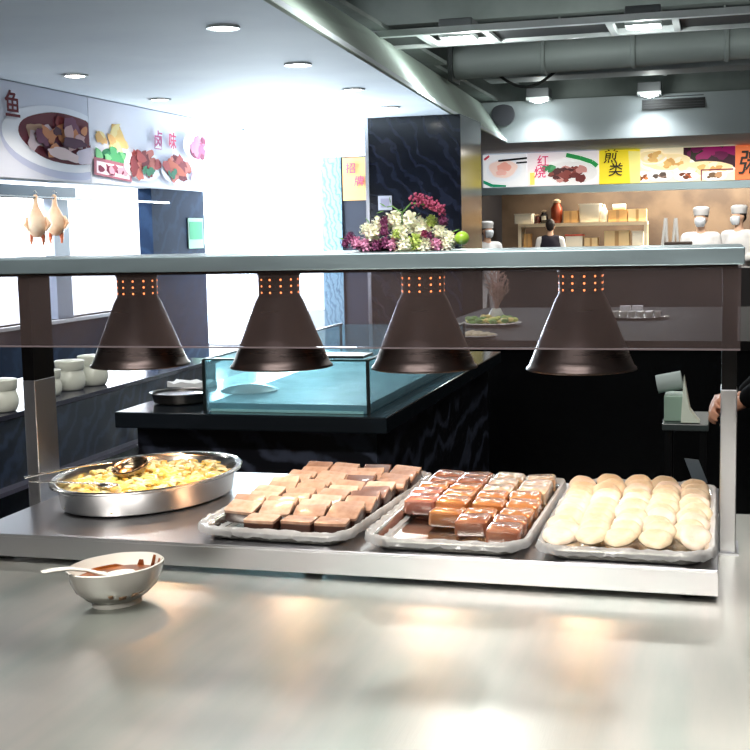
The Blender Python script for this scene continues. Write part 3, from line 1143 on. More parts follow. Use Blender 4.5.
for i in range(330):
    a, r = rng.random() * 2 * PI, math.sqrt(rng.random()) * .84
    x, y = SX * r * math.cos(a), SY * r * math.sin(a)
    z = .036 + .014 * (1 - r) + rng.uniform(-.004, .006) + .006 * mnoise.noise(Vector((x * 14, y * 14, 0)))
    L = rng.uniform(.016, .034)
    h = rng.uniform(0, 2 * PI)
    tl = rng.uniform(-.35, .35)
    if abs(x) > SX * .66 or abs(y) > SY * .7:
        tl *= .3
    mb.mi = rng.choice([0, 0, 1, 2, 2])
    d = Vector((math.cos(h), math.sin(h), math.sin(tl)))
    s = Vector((-math.sin(h), math.cos(h), 0))
    w = rng.uniform(.005, .010)
    th = rng.uniform(.003, .005)
    c = Vector((x, y, z))
    bend = rng.uniform(.001, .005)
    rs = []
    for q in (-1, -.5, 0, .5, 1):
        cc = c + d * (L / 2 * q) + Vector((0, 0, bend * (1 - q * q)))
        ww = w * (1 - .35 * q * q) / 2 * 1.4
        rs.append([cc + s * ww + Vector((0, 0, -th / 2)), cc + s * ww * .8 + Vector((0, 0, th / 2)), cc - s * ww * .8 + Vector((0, 0, th / 2)), cc - s * ww + Vector((0, 0, -th / 2))])
    mb.rings(rs)
o = mb.build('sliced_yellow_food', fm, smooth=True, loc=(PC[0], PC[1], PT), rot=(0, 0, prz))
tag(o, 'heap of pale yellow sliced food filling the oval pan', 'food', None, 'stuff')

# ladle and spoon in the pan
zr = PT + .072
P = lambda u, v, z: on_z(u, v, z)
hd = P(24, 478, zr - .003)
bw = P(130, 468, zr - .004)
t = thing('serving_ladle', 'round steel ladle lying on the yellow food', 'ladle', bw)
mb = MB()
mb.lathe([(.039, .004), (.037, -.005), (.030, -.014), (.018, -.0195), (.001, -.021)], 36, caps=(False, True))
mb.build('ladle_bowl', mat('ladle_steel', (.55, .48, .40), .22, 1.0), t, smooth=True, solid=.0014, rot=(math.radians(16), math.radians(-8), 0), loc=(0, 0, .004))
mb = MB()
h0 = Vector(bw) + Vector((-.036, -.012, .012))
h1 = hd
pts = [h0.lerp(h1, q) - Vector(bw) + Vector((0, 0, .004 * math.sin(PI * q))) for q in (0, .1, .3, .55, .8, 1)]
mb.tube(pts, [.004, .003, .0035, .0050, .0075, .0055], 10, flat=.4).build('ladle_handle', STEELPAN, t, smooth=True)
t = thing('serving_spoon', 'steel spoon handle resting on the near left rim of the oval pan', 'spoon', P(100, 480, PT + .062))
o_ = Vector(t.location)
mb = MB()
s0_ = P(30, 481, PT + .066)
s1_ = P(98, 484, PT + .057)
pts = [s0_.lerp(s1_, q) - o_ for q in (0, .3, .7, 1)]
mb.tube(pts, [.0065, .006, .004, .0035], 10, flat=.35).build('handle', STEELPAN, t, smooth=True)
mb = MB().ell(s1_ - o_ + Vector((.018, .006, -.003)), (.024, .016, .005), 18, 8)
mb.build('spoon_bowl', STEELPAN, t, smooth=True)

# ------------------------------------------------------------------ sauce bowl with spoon
BC = (-.962, 1.795)
brz = math.radians(62)
t = thing('sauce_bowl', 'white wavy rimmed bowl stained with brown sauce on the counter', 'bowl', (BC[0], BC[1], CT), brz)
wv = lambda a, r, z: (.010 * math.sin(8 * a) if z > .045 else .004 * math.sin(8 * a))
prof = [(.001, .0035), (.033, .0035), (.036, 0), (.039, .0005), (.039, .009), (.050, .016), (.0635, .029), (.0705, .044), (.0745, .060), (.076, .066), (.0742, .0675), (.0715, .060), (.067, .044), (.059, .030), (.044, .020), (.001, .017)]
KX, KY_ = 1.13, .86
MB().lathe(prof, 64, sx=KX, sy=KY_, caps=(True, True), wob=wv).build('bowl_body', WHITEPOR, t, smooth=True)
MB().lathe([(.001, .0480), (.05, .0478), (.0660, .0473), (.0665, .0455)], 48, sx=KX, sy=KY_, caps=(True, False)).build('sauce', SAUCE, t, smooth=True)
mb = MB()
for a0, wd, z0, z1 in ((-.30, .10, .047, .064), (.02, .08, .047, .066), (.45, .10, .047, .056), (2.6, .35, .047, .054), (3.4, .30, .047, .052), (1.4, .5, .047, .051)):
    rs = []
    for q in range(5):
        z = z0 + (z1 - z0) * q / 4
        rad = .0670 + (z - .044) * .28 - .0022
        rs.append([(KX * rad * math.cos(a0 + wd * s * (1 - .4 * q / 4)), KY_ * rad * math.sin(a0 + wd * s * (1 - .4 * q / 4)), z) for s in (-1, -.5, 0, .5, 1)])
    mb.rings(rs, False, False, False)
mb.build('sauce_stain', SAUCE, t, smooth=True, solid=.0006)
mb = MB()
for a0, z0, w in ((-1.5, .020, .16), (-1.9, .018, .10), (-2.2, .023, .06)):
    rs = []
    for q in range(4):
        z = z0 + .007 * q / 3
        rad = .050 + (z - .016) * 1.04 + .0008
        rs.append([(KX * rad * math.cos(a0 + w * s), KY_ * rad * math.sin(a0 + w * s), z) for s in (-1, 0, 1)])
    mb.rings(rs, False, False, False)
mb.build('drip_mark', mat('drip', (.72, .55, .40), .3), t, smooth=True, solid=.0005)
# white spoon
e0 = on_z(41, 572, CT + .082)
e1 = Vector((-.932, 1.795, CT + .053))
t = thing('soup_spoon', 'white porcelain spoon resting in the sauce bowl', 'spoon', e1)
o_ = Vector(e1)
dv = (e1 - e0)
dv.z = 0
dv.normalize()
sv = Vector((-dv.y, dv.x, 0))
mb = MB()
rs = []
for q, w, up in ((0, .0035, 0), (.03, .0062, .0), (.12, .0075, .003), (.30, .0065, .006), (.48, .006, .004), (.62, .0075, -.001), (.70, .0095, -.003)):
    p = e0.lerp(e1, q) + Vector((0, 0, up))
    rs.append([p - o_ + sv * w * math.cos(a) + Vector((0, 0, (w * .5) * math.sin(a))) for a in [2 * PI * k / 14 for k in range(14)]])
mb.rings(rs).build('handle', WHITEPOR, t, smooth=True)
mb = MB()
c = e0.lerp(e1, .86) - o_
mt = Matrix.Rotation(math.atan2(dv.y, dv.x), 4, 'Z')
mb.lathe([(.0165, .001), (.0155, -.004), (.011, -.009), (.001, -.011)], 32, sx=1.5, sy=1.0, caps=(False, True))
for v_ in mb.bm.verts:
    v_.co = mt @ v_.co + c
mb.build('spoon_bowl', WHITEPOR, t, smooth=True, solid=.0022)

# ------------------------------------------------------------------ flower arrangement on the shelf
fc = on_y(405, 250, 2.44)
FL = thing('flower_arrangement', 'low arrangement of white and purple flowers on the shelf', 'flowers', (fc.x, 2.44, 1.512))
fw = mat('petal_white', (.95, .95, .86), .6, sss=.2)
fg = mat('petal_lime', (.72, .80, .42), .6)
fp = mat('petal_purple', (.50, .22, .40), .6)
fk = mat('petal_pink', (.84, .58, .72), .6)
fr_ = mat('petal_berry', (.55, .16, .30), .6)
leaf = mat('leaf_green', (.40, .58, .28), .6)
MB().lathe([(.001, 0), (.09, 0), (.105, .012), (.108, .022), (.10, .022), (.001, .02)], 32, sx=1.05, sy=.75, caps=(True, True)).build('dish', mat('dish_dark', (.25, .25, .22), .5), FL, smooth=True)


def bloom(r, m, c, n=46, pet=.5, seed=0):
    rr = random.Random(seed)
    mb = MB()
    mb.ell((0, 0, 0), (r * .62, r * .62, r * .55), 10, 6)
    for i in range(n):
        ph = math.acos(1 - 1.7 * (i + .5) / n)
        th = i * 2.399
        d = Vector((math.sin(ph) * math.cos(th), math.sin(ph) * math.sin(th), math.cos(ph)))
        s = d.cross(Vector((0, 0, 1)))
        if s.length < .1:
            s = Vector((1, 0, 0))
        s.normalize()
        u = s.cross(d)
        R = r * rr.uniform(.85, 1.05)
        w = r * pet * rr.uniform(.7, 1.1) * .5
        base = d * r * .5
        tip = d * R + u * w * rr.uniform(-.8, .8)
        mid = d * R * .85
        mb.poly([base, mid + s * w, tip + s * w * .4, tip - s * w * .4, mid - s * w])
    return mb.build('flower_head', m, FL, smooth=False, loc=c)


rng = random.Random(8)


def fpos(u, v, y=2.40):
    p = on_y(u, v, y)
    return (p.x - fc.x, y - 2.44, p.z - 1.512)


for i, (u, v, r, m, y) in enumerate([
        (372, 236, .020, fw, 2.40), (356, 244, .018, fk, 2.38), (350, 238, .014, fp, 2.40), (345, 244, .012, fp, 2.38), (365, 246, .016, fk, 2.37), (378, 226, .017, fw, 2.44),
        (384, 222, .014, fp, 2.42), (395, 222, .024, fw, 2.45), (410, 224, .024, fw, 2.45), (423, 230, .022, fw, 2.43), (400, 238, .024, fw, 2.38), (415, 243, .022, fg, 2.36),
        (396, 234, .012, fg, 2.35), (386, 244, .016, fp, 2.36), (376, 246, .014, fp, 2.35), (431, 222, .016, fg, 2.43), (428, 238, .016, fp, 2.38), (424, 234, .010, fr_, 2.35),
        (440, 234, .018, fw, 2.42), (443, 222, .014, fp, 2.45), (450, 240, .016, fw, 2.40), (436, 246, .018, fk, 2.37), (447, 245, .014, fw, 2.37), (425, 247, .018, fw, 2.36), (405, 248, .018, fw, 2.34),
        (384, 232, .014, fp, 2.38), (392, 246, .014, fk, 2.35), (366, 230, .014, fw, 2.44)]):
    bloom(r * (1.2 if m is fw else 1.0), m, fpos(u, v, y), 46 if m is fw else 40, .5, i)
a_ = fpos(462, 238, 2.39)
MB().ell((0, 0, 0), (.0145, .0145, .0135), 20, 12).build('green_fruit', mat('green_apple', (.62, .78, .25), .3, coat=.3), FL, smooth=True, loc=a_)
mb = MB()
a0, a1, a2, a3 = Vector(fpos(402, 226, 2.42)), Vector(fpos(402, 213, 2.40)), Vector(fpos(411, 203, 2.40)), Vector(fpos(428, 205, 2.40))
mb.tube([a0, a1, a2, a3], .0016, 6)
mb.tube([a1, Vector(fpos(392, 206, 2.40)), Vector(fpos(387, 207, 2.40))], .0014, 6)
mb.build('stem', leaf, FL, smooth=True)
mb = MB()
for i in range(150):
    q = rng.random()
    u = 412 + 32 * q + rng.uniform(-4, 4)
    v = 198 + 12 * q * q + rng.uniform(-6, 10) * (1 - .5 * q)
    c = Vector(fpos(u, v, 2.40 + rng.uniform(-.015, .015)))
    mb.ell(c, (.0028,) * 3, 6, 4)
mb.build('berry_spray', mat('spray', (.62, .22, .36), .6), FL)
mb = MB()
for (u, v, a) in ((386, 207, 2.6), (391, 204, 1.8), (384, 211, 3.4), (395, 213, .5), (345, 240, 2.8), (452, 232, .3), (458, 246, -.2), (370, 224, 2.2), (402, 214, 1.2), (415, 218, .8)):
    c = Vector(fpos(u, v, 2.40))
    d = Vector((math.cos(a), 0, math.sin(a)))
    s = Vector((0, .8, .3)).normalized()
    mb.poly([c, c + d * .007 + s * .004, c + d * .016, c + d * .007 - s * .004], (0, -.0005, .0005))
mb.build('leaf', leaf, FL)

# ================================================================== BUFFET ISLAND WITH GLASS TANK
IZ = .95
t = thing('marble_island', 'black marble buffet island with steel slab top behind the gantry', 'counter', (0, 0, 0))
mb = MB().box(-2.02, -1.04, 3.81, 6.0, IZ - .055, IZ)
mb.build('top_slab', mat('island_top', (.10, .12, .14), .1, 0), t, bevel=.004)
MB().box(-1.98, -1.10, 3.90, 5.95, .0, IZ - .055).build('marble_body', MARBLE, t)
# aquarium like display case
x0, x1, y0, y1, zt_ = -1.70, -1.115, 3.862, 5.45, 1.128
t = thing('glass_display_case', 'rectangular glass display case on the marble island', 'glass case', (0, 0, IZ))
MB().box(x0, x1, y0, y0 + .008, .004, zt_ - IZ).build('front_pane', TANK, t)
MB().box(x1 - .008, x1, y0 + .009, y1 - .009, .004, zt_ - IZ).build('side_pane', TANK, t)
MB().box(x0, x0 + .008, y0 + .009, y1 - .009, .004, zt_ - IZ).build('side_pane', TANK, t)
MB().box(x0, x1, y1 - .008, y1, .004, zt_ - IZ).build('back_pane', TANK, t)
MB().box(x0 + .01, x1 - .01, y0 + .01, y1 - .01, .001, .03).build('ice_bed', mat('teal_bed', (.52, .70, .75), .42, var=((.34, .54, .60), 5), bump=(.3, 12)), t)
for a, b_ in ((x0, y0), (x1, y0), (x0, y1), (x1, y1)):
    MB().box(a - .005, a + .005, b_ - .005, b_ + .005, .001, zt_ - IZ + .003).build('corner_joint', mat('silicone', (.05, .09, .09), .4), t)
MB().box(x0, x1, y0 - .003, y0 + .011, zt_ - IZ, zt_ - IZ + .006).box(x1 - .011, x1 + .003, y0, y1, zt_ - IZ, zt_ - IZ + .006).box(x0 - .003, x0 + .011, y0, y1, zt_ - IZ, zt_ - IZ + .006).build('top_edge', mat('top_edge_dark', (.10, .20, .20), .3), t)
MB().box(-1.32, x1 - .02, y0 + .02, y0 + .14, zt_ - IZ + .007, zt_ - IZ + .016).build('cover_strip', mat('cover_dark', (.05, .08, .08), .3), t)
MB().box(x0 + .02, x1 - .02, y0 + .004, y0 + .012, .001, .010).build('bottom_edge', mat('edge_light', (.75, .9, .9), .2), t)
# round pan and plate on the island
p = on_z(181, 402, IZ)
t = thing('baking_pan', 'shallow dark round pan at the left end of the island', 'pan', (p.x, p.y, IZ))
MB().lathe([(.001, .002), (.085, .002), (.098, .006), (.104, .036), (.112, .039), (.113, .036)], 48, caps=(True, False)).build('pan_body', mat('pan_dark', (.38, .37, .36), .3, .9), t, smooth=True, solid=.002)
MB().lathe([(.001, .0335), (.07, .033), (.098, .030)], 32, caps=(True, False)).build('pan_lid', STEELPAN, t, smooth=True)
p = on_z(236, 402, IZ)
t = thing('serving_plate', 'pale round metal plate inside the left end of the glass case', 'plate', (p.x + .02, p.y + .08, IZ + .031))
MB().lathe([(.105, 0), (.107, .004), (.07, .018), (.03, .026), (.001, .028)], 40, caps=(True, True)).build('plate_body', mat('lid_pale', (.80, .85, .86), .2, .5), t, smooth=True)
p = on_z(170, 392, IZ)
# folded cloth behind the pan
t = MB()
rs = []
for i in range(7):
    x = -.09 + .03 * i
    rs.append([(x, y, .006 + .012 * math.sin(i * 1.3 + y * 30) ** 2 + .006) for y in (-.05, -.02, .01, .04)] + [(x, y, 0) for y in (.04, .01, -.02, -.05)])
t.rings(rs)
p = on_z(193, 386, IZ)
tag(t.build('folded_cloth', mat('cloth_pale', (.92, .93, .94), .8), loc=(p.x + .0, p.y, IZ + .001), smooth=True), 'crumpled white cloth behind the dark round pan', 'cloth')

# ================================================================== LEFT MARBLE COUNTER WITH BOWLS
t = thing('marble_counter', 'dark marble counter running back along the left', 'counter', (0, 0, 0))
MB().box(-2.95, -2.37, 2.2, 5.6, IZ - .02, IZ).build('top_slab', mat('left_top', (.20, .20, .25), .12), t, bevel=.003)
MB().box(-2.93, -2.38, 2.25, 5.55, .70, IZ - .02).build('upper_panel', marble('panel_marble', (.075, .10, .15), (.17, .22, .31), 5, .3, rot=(.5, .4, .9), amount=.45), t)
MB().box(-2.93, -2.33, 2.25, 5.55, .685, .70).build('ledge', mat('ledge_grey', (.30, .30, .36), .3), t)
MB().box(-2.90, -2.38, 2.25, 5.55, 0, .685).build('lower_panel', marble('panel_marble2', (.06, .07, .11), (.13, .15, .20), 1.3, .2), t)


def bowl_stack(label, x, y, n):
    s = thing('bowl_stack', label, 'bowls', (x, y, IZ), 0, 'stacks of white bowls on the left counter')
    for k in range(n):
        prof = [(.030, 0), (.033, .002), (.034, .006), (.050, .018), (.054, .034), (.055, .048), (.053, .048), (.050, .03), (.03, .012), (.001, .01)]
        MB().lathe(prof, 32, c=(0, 0, k * .0), caps=(True, True)).build('bowl', OLDPOR, s, smooth=True, loc=(0, 0, .0))
    return s


def white_pot(label, x, y, s=1.0):
    t = thing('white_pot', label, 'pot', (x, y, IZ), 0, 'white porcelain pots on the left counter')
    prof = [(.001, 0), (.040, 0), (.046, .004), (.053, .022), (.054, .040), (.050, .058), (.0465, .066), (.0465, .070)]
    MB().lathe([(r * s, z * s) for r, z in prof], 36, caps=(True, True)).build('pot_body', OLDPOR, t, smooth=True)
    prof = [(.0465, .0705), (.050, .074), (.0520, .096), (.0525, .104), (.050, .106), (.001, .108)]
    MB().lathe([(r * s, z * s) for r, z in prof], 36, caps=(True, True)).build('lid', OLDPOR, t, smooth=True)
    return t


for lab, (u, v), s in (('white lidded pot right of the post, in front of the tallest pots', (69, 391), 1.12), ('white lidded pot behind, farthest right on the left counter', (92, 386), 1.16),
                       ('white lidded pot partly hidden by the left post', (47, 397), .95), ('white lidded pot cut off by the left picture edge', (0, 413), 1.08)):
    p = on_z(u, v, IZ)
    white_pot(lab, p.x - .015, p.y + .04, s)

# ================================================================== FAR BUFFET ISLAND
BY = 6.6
t = thing('buffet_island', 'black granite buffet island in the middle distance', 'counter', (0, 0, 0))
MB().box(-1.75, .9, BY, 9.4, .90, .95).build('top_slab', mat('buffet_top', (.05, .045, .045), .5, spec=.1), t)
MB().box(-1.70, .85, BY + .05, 9.35, 0, .90).build('body', BLACK, t)


def platter(label, u, v, r, cols, n, seed, tall=.03):
    p = on_z(u, v, .955)
    t = thing('platter', label, 'platter', (p.x, p.y, .951))
    MB().lathe([(.001, .001), (r * .6, .001), (r, .02), (r * .98, .024), (r * .6, .008), (.001, .006)], 32, caps=(True, True)).build('dish', WHITEPOR, t, smooth=True)
    rr = random.Random(seed)
    mb = MB()
    for i in range(n):
        a, q = rr.random() * 2 * PI, math.sqrt(rr.random()) * r * .8
        mb.mi = rr.randrange(len(cols))
        mb.ell((q * math.cos(a), q * math.sin(a), .02 + tall * rr.random()), (.025, .02, .015), 8, 5)
    tag(mb.build('sliced_food', cols, loc=(p.x, p.y, .951), smooth=True), 'small food pieces heaped on the ' + label.split(' on ')[0], 'food', None, 'stuff')
    return t


platter('green and yellow food platter on the far buffet', 492, 325, .19, [mat('f1', (.75, .78, .40), .5), mat('f2', (.90, .82, .50), .5), mat('f3', (.45, .60, .30), .5)], 60, 1)
platter('small pale plate nearest on the far buffet', 478, 338, .11, [mat('f4', (.80, .75, .62), .5)], 12, 2, .01)
p = on_z(632, 318, .955)
t = thing('dessert_tray', 'tray of small white cups on the far buffet', 'tray', (p.x, p.y, .951))
MB().lathe([(.001, .001), (.18, .001), (.24, .015), (.235, .018), (.18, .006), (.001, .006)], 32, sx=1, sy=.7, caps=(True, True)).build('tray_base', STEELPAN, t, smooth=True)
mb = MB()
for i in range(-3, 4):
    for j in (-1, 0, 1):
        if abs(i) == 3 and j:
            continue
        mb.lathe([(.018, .007), (.024, .05), (.022, .05), (.001, .045)], 12, c=(i * .055, j * .055, 0), caps=(True, True))
mb.build('white_cups', WHITEPOR, t, smooth=True)
for k, x in enumerate((-.06, .02)):
    tag(MB().box(-.035, .035, -.03, .03, 0, .07).build('napkin_block', CLOTHW, loc=(p.x + x, p.y + .25, .951)), ('left' if k == 0 else 'right') + ' white napkin block behind the tray of cups', 'napkins')
# pale feathery plant
p = on_z(493, 323, .955)
t = thing('dried_plant', 'pale feathery dried plant standing behind the green platter', 'plant', (p.x, p.y + .12, .951))
MB().lathe([(.001, 0), (.04, 0), (.05, .05), (.03, .09), (.028, .09), (.001, .02)], 20, caps=(True, True)).build('vase', OLDPOR, t, smooth=True)
mb = MB()
rng = random.Random(12)
for i in range(26):
    a = rng.uniform(0, 2 * PI)
    sp = rng.uniform(.02, .10)
    tip = Vector((sp * math.cos(a), sp * math.sin(a), rng.uniform(.22, .36)))
    mb.tube([Vector((0, 0, .06)), tip * .5 + Vector((0, 0, .05)), tip], [.002, .002, .001], 4)
    for k in range(9):
        q = .45 + .55 * k / 9
        c = Vector((0, 0, .06)).lerp(tip, q)
        d = Vector((rng.uniform(-1, 1), rng.uniform(-1, 1), rng.uniform(.2, 1))).normalized() * .03
        mb.tube([c, c + d], [.004, .001], 4)
mb.build('plumes', mat('plume', (.72, .60, .55), .8), t)

# ================================================================== KITCHEN SHELF AND GOODS
SY_ = 21.5


def ks(u, v, y=SY_):
    p = on_y(u, v, y)
    return p.x, p.z


xL, zA = ks(518, 224)
xR, _ = ks(647, 224)
_, zB = ks(560, 247)
t = thing('kitchen_shelf', 'pale two tier steel shelf against the brown kitchen wall', 'shelf', (0, 0, 0))
MP = mat('shelf_cream', (.92, .86, .74), .4)
MB().box(xL, xR, SY_, SY_ + .5, zA - .06, zA).build('upper_board', MP, t)
MB().box(xL, xR, SY_, SY_ + .5, zB - .05, zB).build('lower_board', MP, t)
for x in (xL, xR - .05):
    for y in (SY_, SY_ + .45):
        MB().box(x, x + .05, y, y + .05, 0, zA - .06 if True else 0).build('leg', MP, t)
items = [('storage_box', 'cream open tray left end of the upper kitchen shelf', 'tray', 514, 531, 214, zA, WHITEP, .3),
         ('cardboard_box', 'cardboard box right of the dark jars on the upper kitchen shelf', 'box', 563, 577, 211, zA, CARD, .3),
         ('plastic_bin', 'white plastic bin on the upper kitchen shelf', 'bin', 578, 600, 204, zA, WHITEP, .35),
         ('cardboard_box', 'cardboard box under the paper roll on the upper kitchen shelf', 'box', 608, 627, 210, zA, CARD, .3),
         ('cardboard_box', 'cardboard box at the right end of the upper kitchen shelf', 'box', 628, 646, 209, zA, CARD2, .3),
         ('food_can', 'small orange carton at the left of the lower kitchen shelf', 'carton', 523, 530, 234, zB, CARD, .2),
         ('storage_box', 'white box with red lid on the lower kitchen shelf', 'box', 565, 582, 236, zB, WHITEP, .3),
         ('storage_box', 'low pale carton in the middle of the lower kitchen shelf', 'box', 584, 597, 238, zB, CARD2, .3),
         ('storage_box', 'large pale box right of middle on the lower kitchen shelf', 'box', 604, 629, 231, zB, CARD2, .3),
         ('storage_box', 'pale box at the right end of the lower kitchen shelf', 'box', 632, 643, 231, zB, WHITEP, .3)]
for nm, lab, cat, u0, u1, vt, z, m, dp in items:
    xa, zt2 = ks(u0, vt)
    xb, _ = ks(u1, vt)
    t = thing(nm, lab, cat, (xa, SY_ + .06, z + .001))
    w, h = xb - xa, zt2 - z
    if nm == 'plastic_bin':
        mb = MB()
        rs = []
        for k, zz in ((.86, 0), (.88, .005), (1, h - .02), (1.05, h - .02), (1.05, h), (.97, h), (.84, .02)):
            rs.append([(w / 2 + x, dp / 2 + y, zz) for x, y in rrect(w * k, dp * k, .03, 3)])
        mb.rings(rs).build('bin_body', m, t, smooth=True)
    else:
        MB().box(0, w, 0, dp, 0, h * .97).build('box_body', m, t, bevel=.004)
        if 'red lid' in lab:
            MB().box(-.01, w + .01, -.01, dp + .01, h * .97, h * 1.12).build('lid', mat('red_lid', (.78, .30, .22), .5), t, bevel=.006)
        elif m in (CARD, CARD2):
            MB().box(w * .42, w * .58, -.002, 0, h * .0, h * .97).build('tape', mat('tape', (.66, .52, .34), .4), t)
            MB().box(0, w, 0, dp, h * .97, h).build('flap', m, t)
        else:
            MB().box(-.008, w + .008, -.008, dp + .008, h * .90, h * 1.0).build('rim', m, t)
# bottle, roll, jars
xa, zt2 = ks(603.5, 204)
t = thing('squeeze_bottle', 'white bottle between the plastic bin and a cardboard box', 'bottle', (xa, SY_ + .12, zA + .001))
h = zt2 - zA
MB().lathe([(.001, 0), (.055, 0), (.06, .01), (.06, h * .6), (.03, h * .8), (.02, h * .82)], 20, caps=(True, True)).build('bottle_body', WHITEP, t, smooth=True)
MB().lathe([(.024, h * .82), (.024, h * .88), (.008, h), (.001, h)], 16, caps=(True, True)).build('cap', MP, t, smooth=True)
xa, z2 = ks(612, 206)
xb, _ = ks(625, 206)
_, zc = ks(615, 210)
MBr = MB().tube([(0, 0, 0), (xb - xa, 0, 0)], .05, 16)
tag(MBr.build('paper_roll', WHITEP, loc=(xa, SY_ + .2, zc + .052), smooth=True), 'white paper roll lying on a cardboard box', 'paper roll')
for k, (u, vt, r, m, lab) in enumerate(((536, 214, .055, mat('jar_red', (.30, .10, .07), .25), 'short dark red jar at the left of the jars on the kitchen shelf'),
                                        (543, 210, .07, mat('jar_black', (.10, .07, .07), .2), 'black jar with pale label on the kitchen shelf'),
                                        (555.5, 199, .10, mat('jar_copper', (.55, .24, .14), .3, .4), 'tall copper coloured urn on the kitchen shelf'))):
    xa, zt2 = ks(u, vt)
    h = zt2 - zA
    t = thing('kitchen_jar', lab, 'jar', (xa, SY_ + .16, zA + .001))
    MB().lathe([(.001, 0), (r * .8, 0), (r, h * .12), (r, h * .62), (r * .6, h * .78), (r * .6, h * .84)], 24, caps=(True, True)).build('jar_body', m, t, smooth=True)
    MB().lathe([(r * .66, h * .84), (r * .7, h * .93), (r * .3, h), (.001, h)], 24, caps=(True, True)).build('lid', mat('jar_lid', (.80, .70, .58), .3, .5), t, smooth=True)
    if k == 1:
        mb = MB()
        mb.rings([[((r + .002) * math.cos(a), (r + .002) * math.sin(a), z) for a in [-PI / 2 + q * .2 for q in (-3, -2, -1, 0, 1, 2, 3)]] for z in (h * .25, h * .55)], False, False, False)
        mb.build('jar_label', WHITEP, t, solid=.001)
# white trestle shapes and dark tray in front of the chefs
HY = 15.25
for k, (u0, um, u1) in enumerate(((660, 665, 668), (671, 675, 680))):
    a, b_, c = [on_y(u, v, HY) for u, v in ((u0, 247), (um + .5, 218), (u1, 247))]
    t = thing('metal_stand', ('left' if k == 0 else 'right') + ' inverted V shaped white metal stand on the hatch counter', 'stand', (b_.x, HY, 1.051))
    MB().tube([(a.x - b_.x, 0, 0), (0, 0, b_.z - 1.051)], .018, 8).build('leg', mat('stand_white', (.85, .84, .82), .4), t, smooth=True)
    MB().tube([(c.x - b_.x, 0, 0), (.005, 0, b_.z - 1.051)], .018, 8).build('leg', MATS['stand_white'], t, smooth=True)
p0, p1 = on_y(664, 242, HY - .32), on_y(692, 247, HY - .32)
MBx = MB().box(0, p1.x - p0.x, 0, .2, 0, p0.z - 1.051)
tag(MBx.build('dark_crate', mat('crate', (.30, .24, .20), .6), loc=(p0.x, HY - .32, 1.051), bevel=.01), 'low brown crate in front of the white stands', 'crate')

# ================================================================== ROAST POULTRY
def roast_duck(label, u, vt, vb, s):
    X_ = WX + .12
    pt, pb = on_x(u, vt, X_), on_x(u, vb, X_)
    t = thing('roast_duck', label, 'roast duck', (X_, pt.y, pb.z), .58, 'roast ducks hanging in the kitchen opening')
    h = pt.z - pb.z
    prof = [(.001, 0), (.04, .005), (.085, h * .10), (.105, h * .25), (.095, h * .42), (.06, h * .58), (.03, h * .70), (.024, h * .84), (.028, h * .92), (.015, h * .96), (.001, h * .97)]
    DK = mat('duck_skin', (.98, .88, .76), .35, var=((.93, .72, .55), 9), coat=.3)  # pale tone puts the glare of the bright opening into the skin colour
    MB().lathe([(r * s, z) for r, z in prof], 28, sy=.7, caps=(True, True)).build('body', DK, t, smooth=True)
    for sg in (-1, 1):
        MB().tube([(sg * .085 * s, 0, h * .45), (sg * .12 * s, -.02, h * .30), (sg * .09 * s, -.04, h * .16)], [.018, .022, .010], 8).build('wing', DK, t, smooth=True)
        MB().tube([(sg * .05 * s, 0, h * .10), (sg * .06 * s, 0, -.02), (sg * .055 * s, 0, -.06)], [.028, .016, .008], 8).build('drumstick', mat('duck_leg', (.80, .42, .26), .4), t, smooth=True)
    MB().tube([(0, 0, h * .94), (.015, 0, h * 1.0), (0, 0, h * 1.06), (-.008, 0, h * 1.03)], .004, 6).build('hook', STEELPAN, t)
    return t


roast_duck('left roast duck hanging in the kitchen opening', 35, 193, 238, .80)
roast_duck('right roast duck hanging beside the grey mullion', 54, 193, 236, .80)
o = MB().tube([(WX + .001, 7.1, 1.895), (WX + .12, 7.1, 1.895), (WX + .12, 11.5, 1.895), (WX + .001, 11.5, 1.895)], .012, 8).build('hanging_rail', STEELPAN)
tag(o, 'thin steel rail the roast ducks hang from', 'rail')

# ================================================================== PEOPLE
def capsule(mb, a, b, ra, rb, n=14):
    a, b = Vector(a), Vector(b)
    d = b - a
    L = d.length
    d.normalize()
    s = d.orthogonal().normalized()
    t = d.cross(s)
    rs = []
    K = 4
    for j in range(K + 1):
        th = PI / 2 * (1 - j / K)
        q = ra * max(math.cos(th), .02)
        rs.append([a - d * ra * math.sin(th) + (s * math.cos(2 * PI * k / n) + t * math.sin(2 * PI * k / n)) * q for k in range(n)])
    for j in range(K + 1):
        th = PI / 2 * j / K
        q = rb * max(math.cos(th), .02)
        rs.append([b + d * rb * math.sin(th) + (s * math.cos(2 * PI * k / n) + t * math.sin(2 * PI * k / n)) * q for k in range(n)])
    mb.rings(rs)


def melt(mb, name, m, parent, voxel, smooth_it=4):
    """weld overlapping limbs into one continuous surface"""
    o = mb.build(name, m)
    r = o.modifiers.new('r', 'REMESH')
    r.mode = 'VOXEL'
    r.voxel_size = voxel
    r.use_smooth_shade = True
    s = o.modifiers.new('s', 'SMOOTH')
    s.factor = .5
    s.iterations = smooth_it
    dg = bpy.context.evaluated_depsgraph_get()
    me = bpy.data.meshes.new_from_object(o.evaluated_get(dg))
    o.modifiers.clear()
    o.data = me
    if not me.materials:
        me.materials.append(m)
    for p in me.polygons:
        p.use_smooth = True
    o.parent = parent
    return o


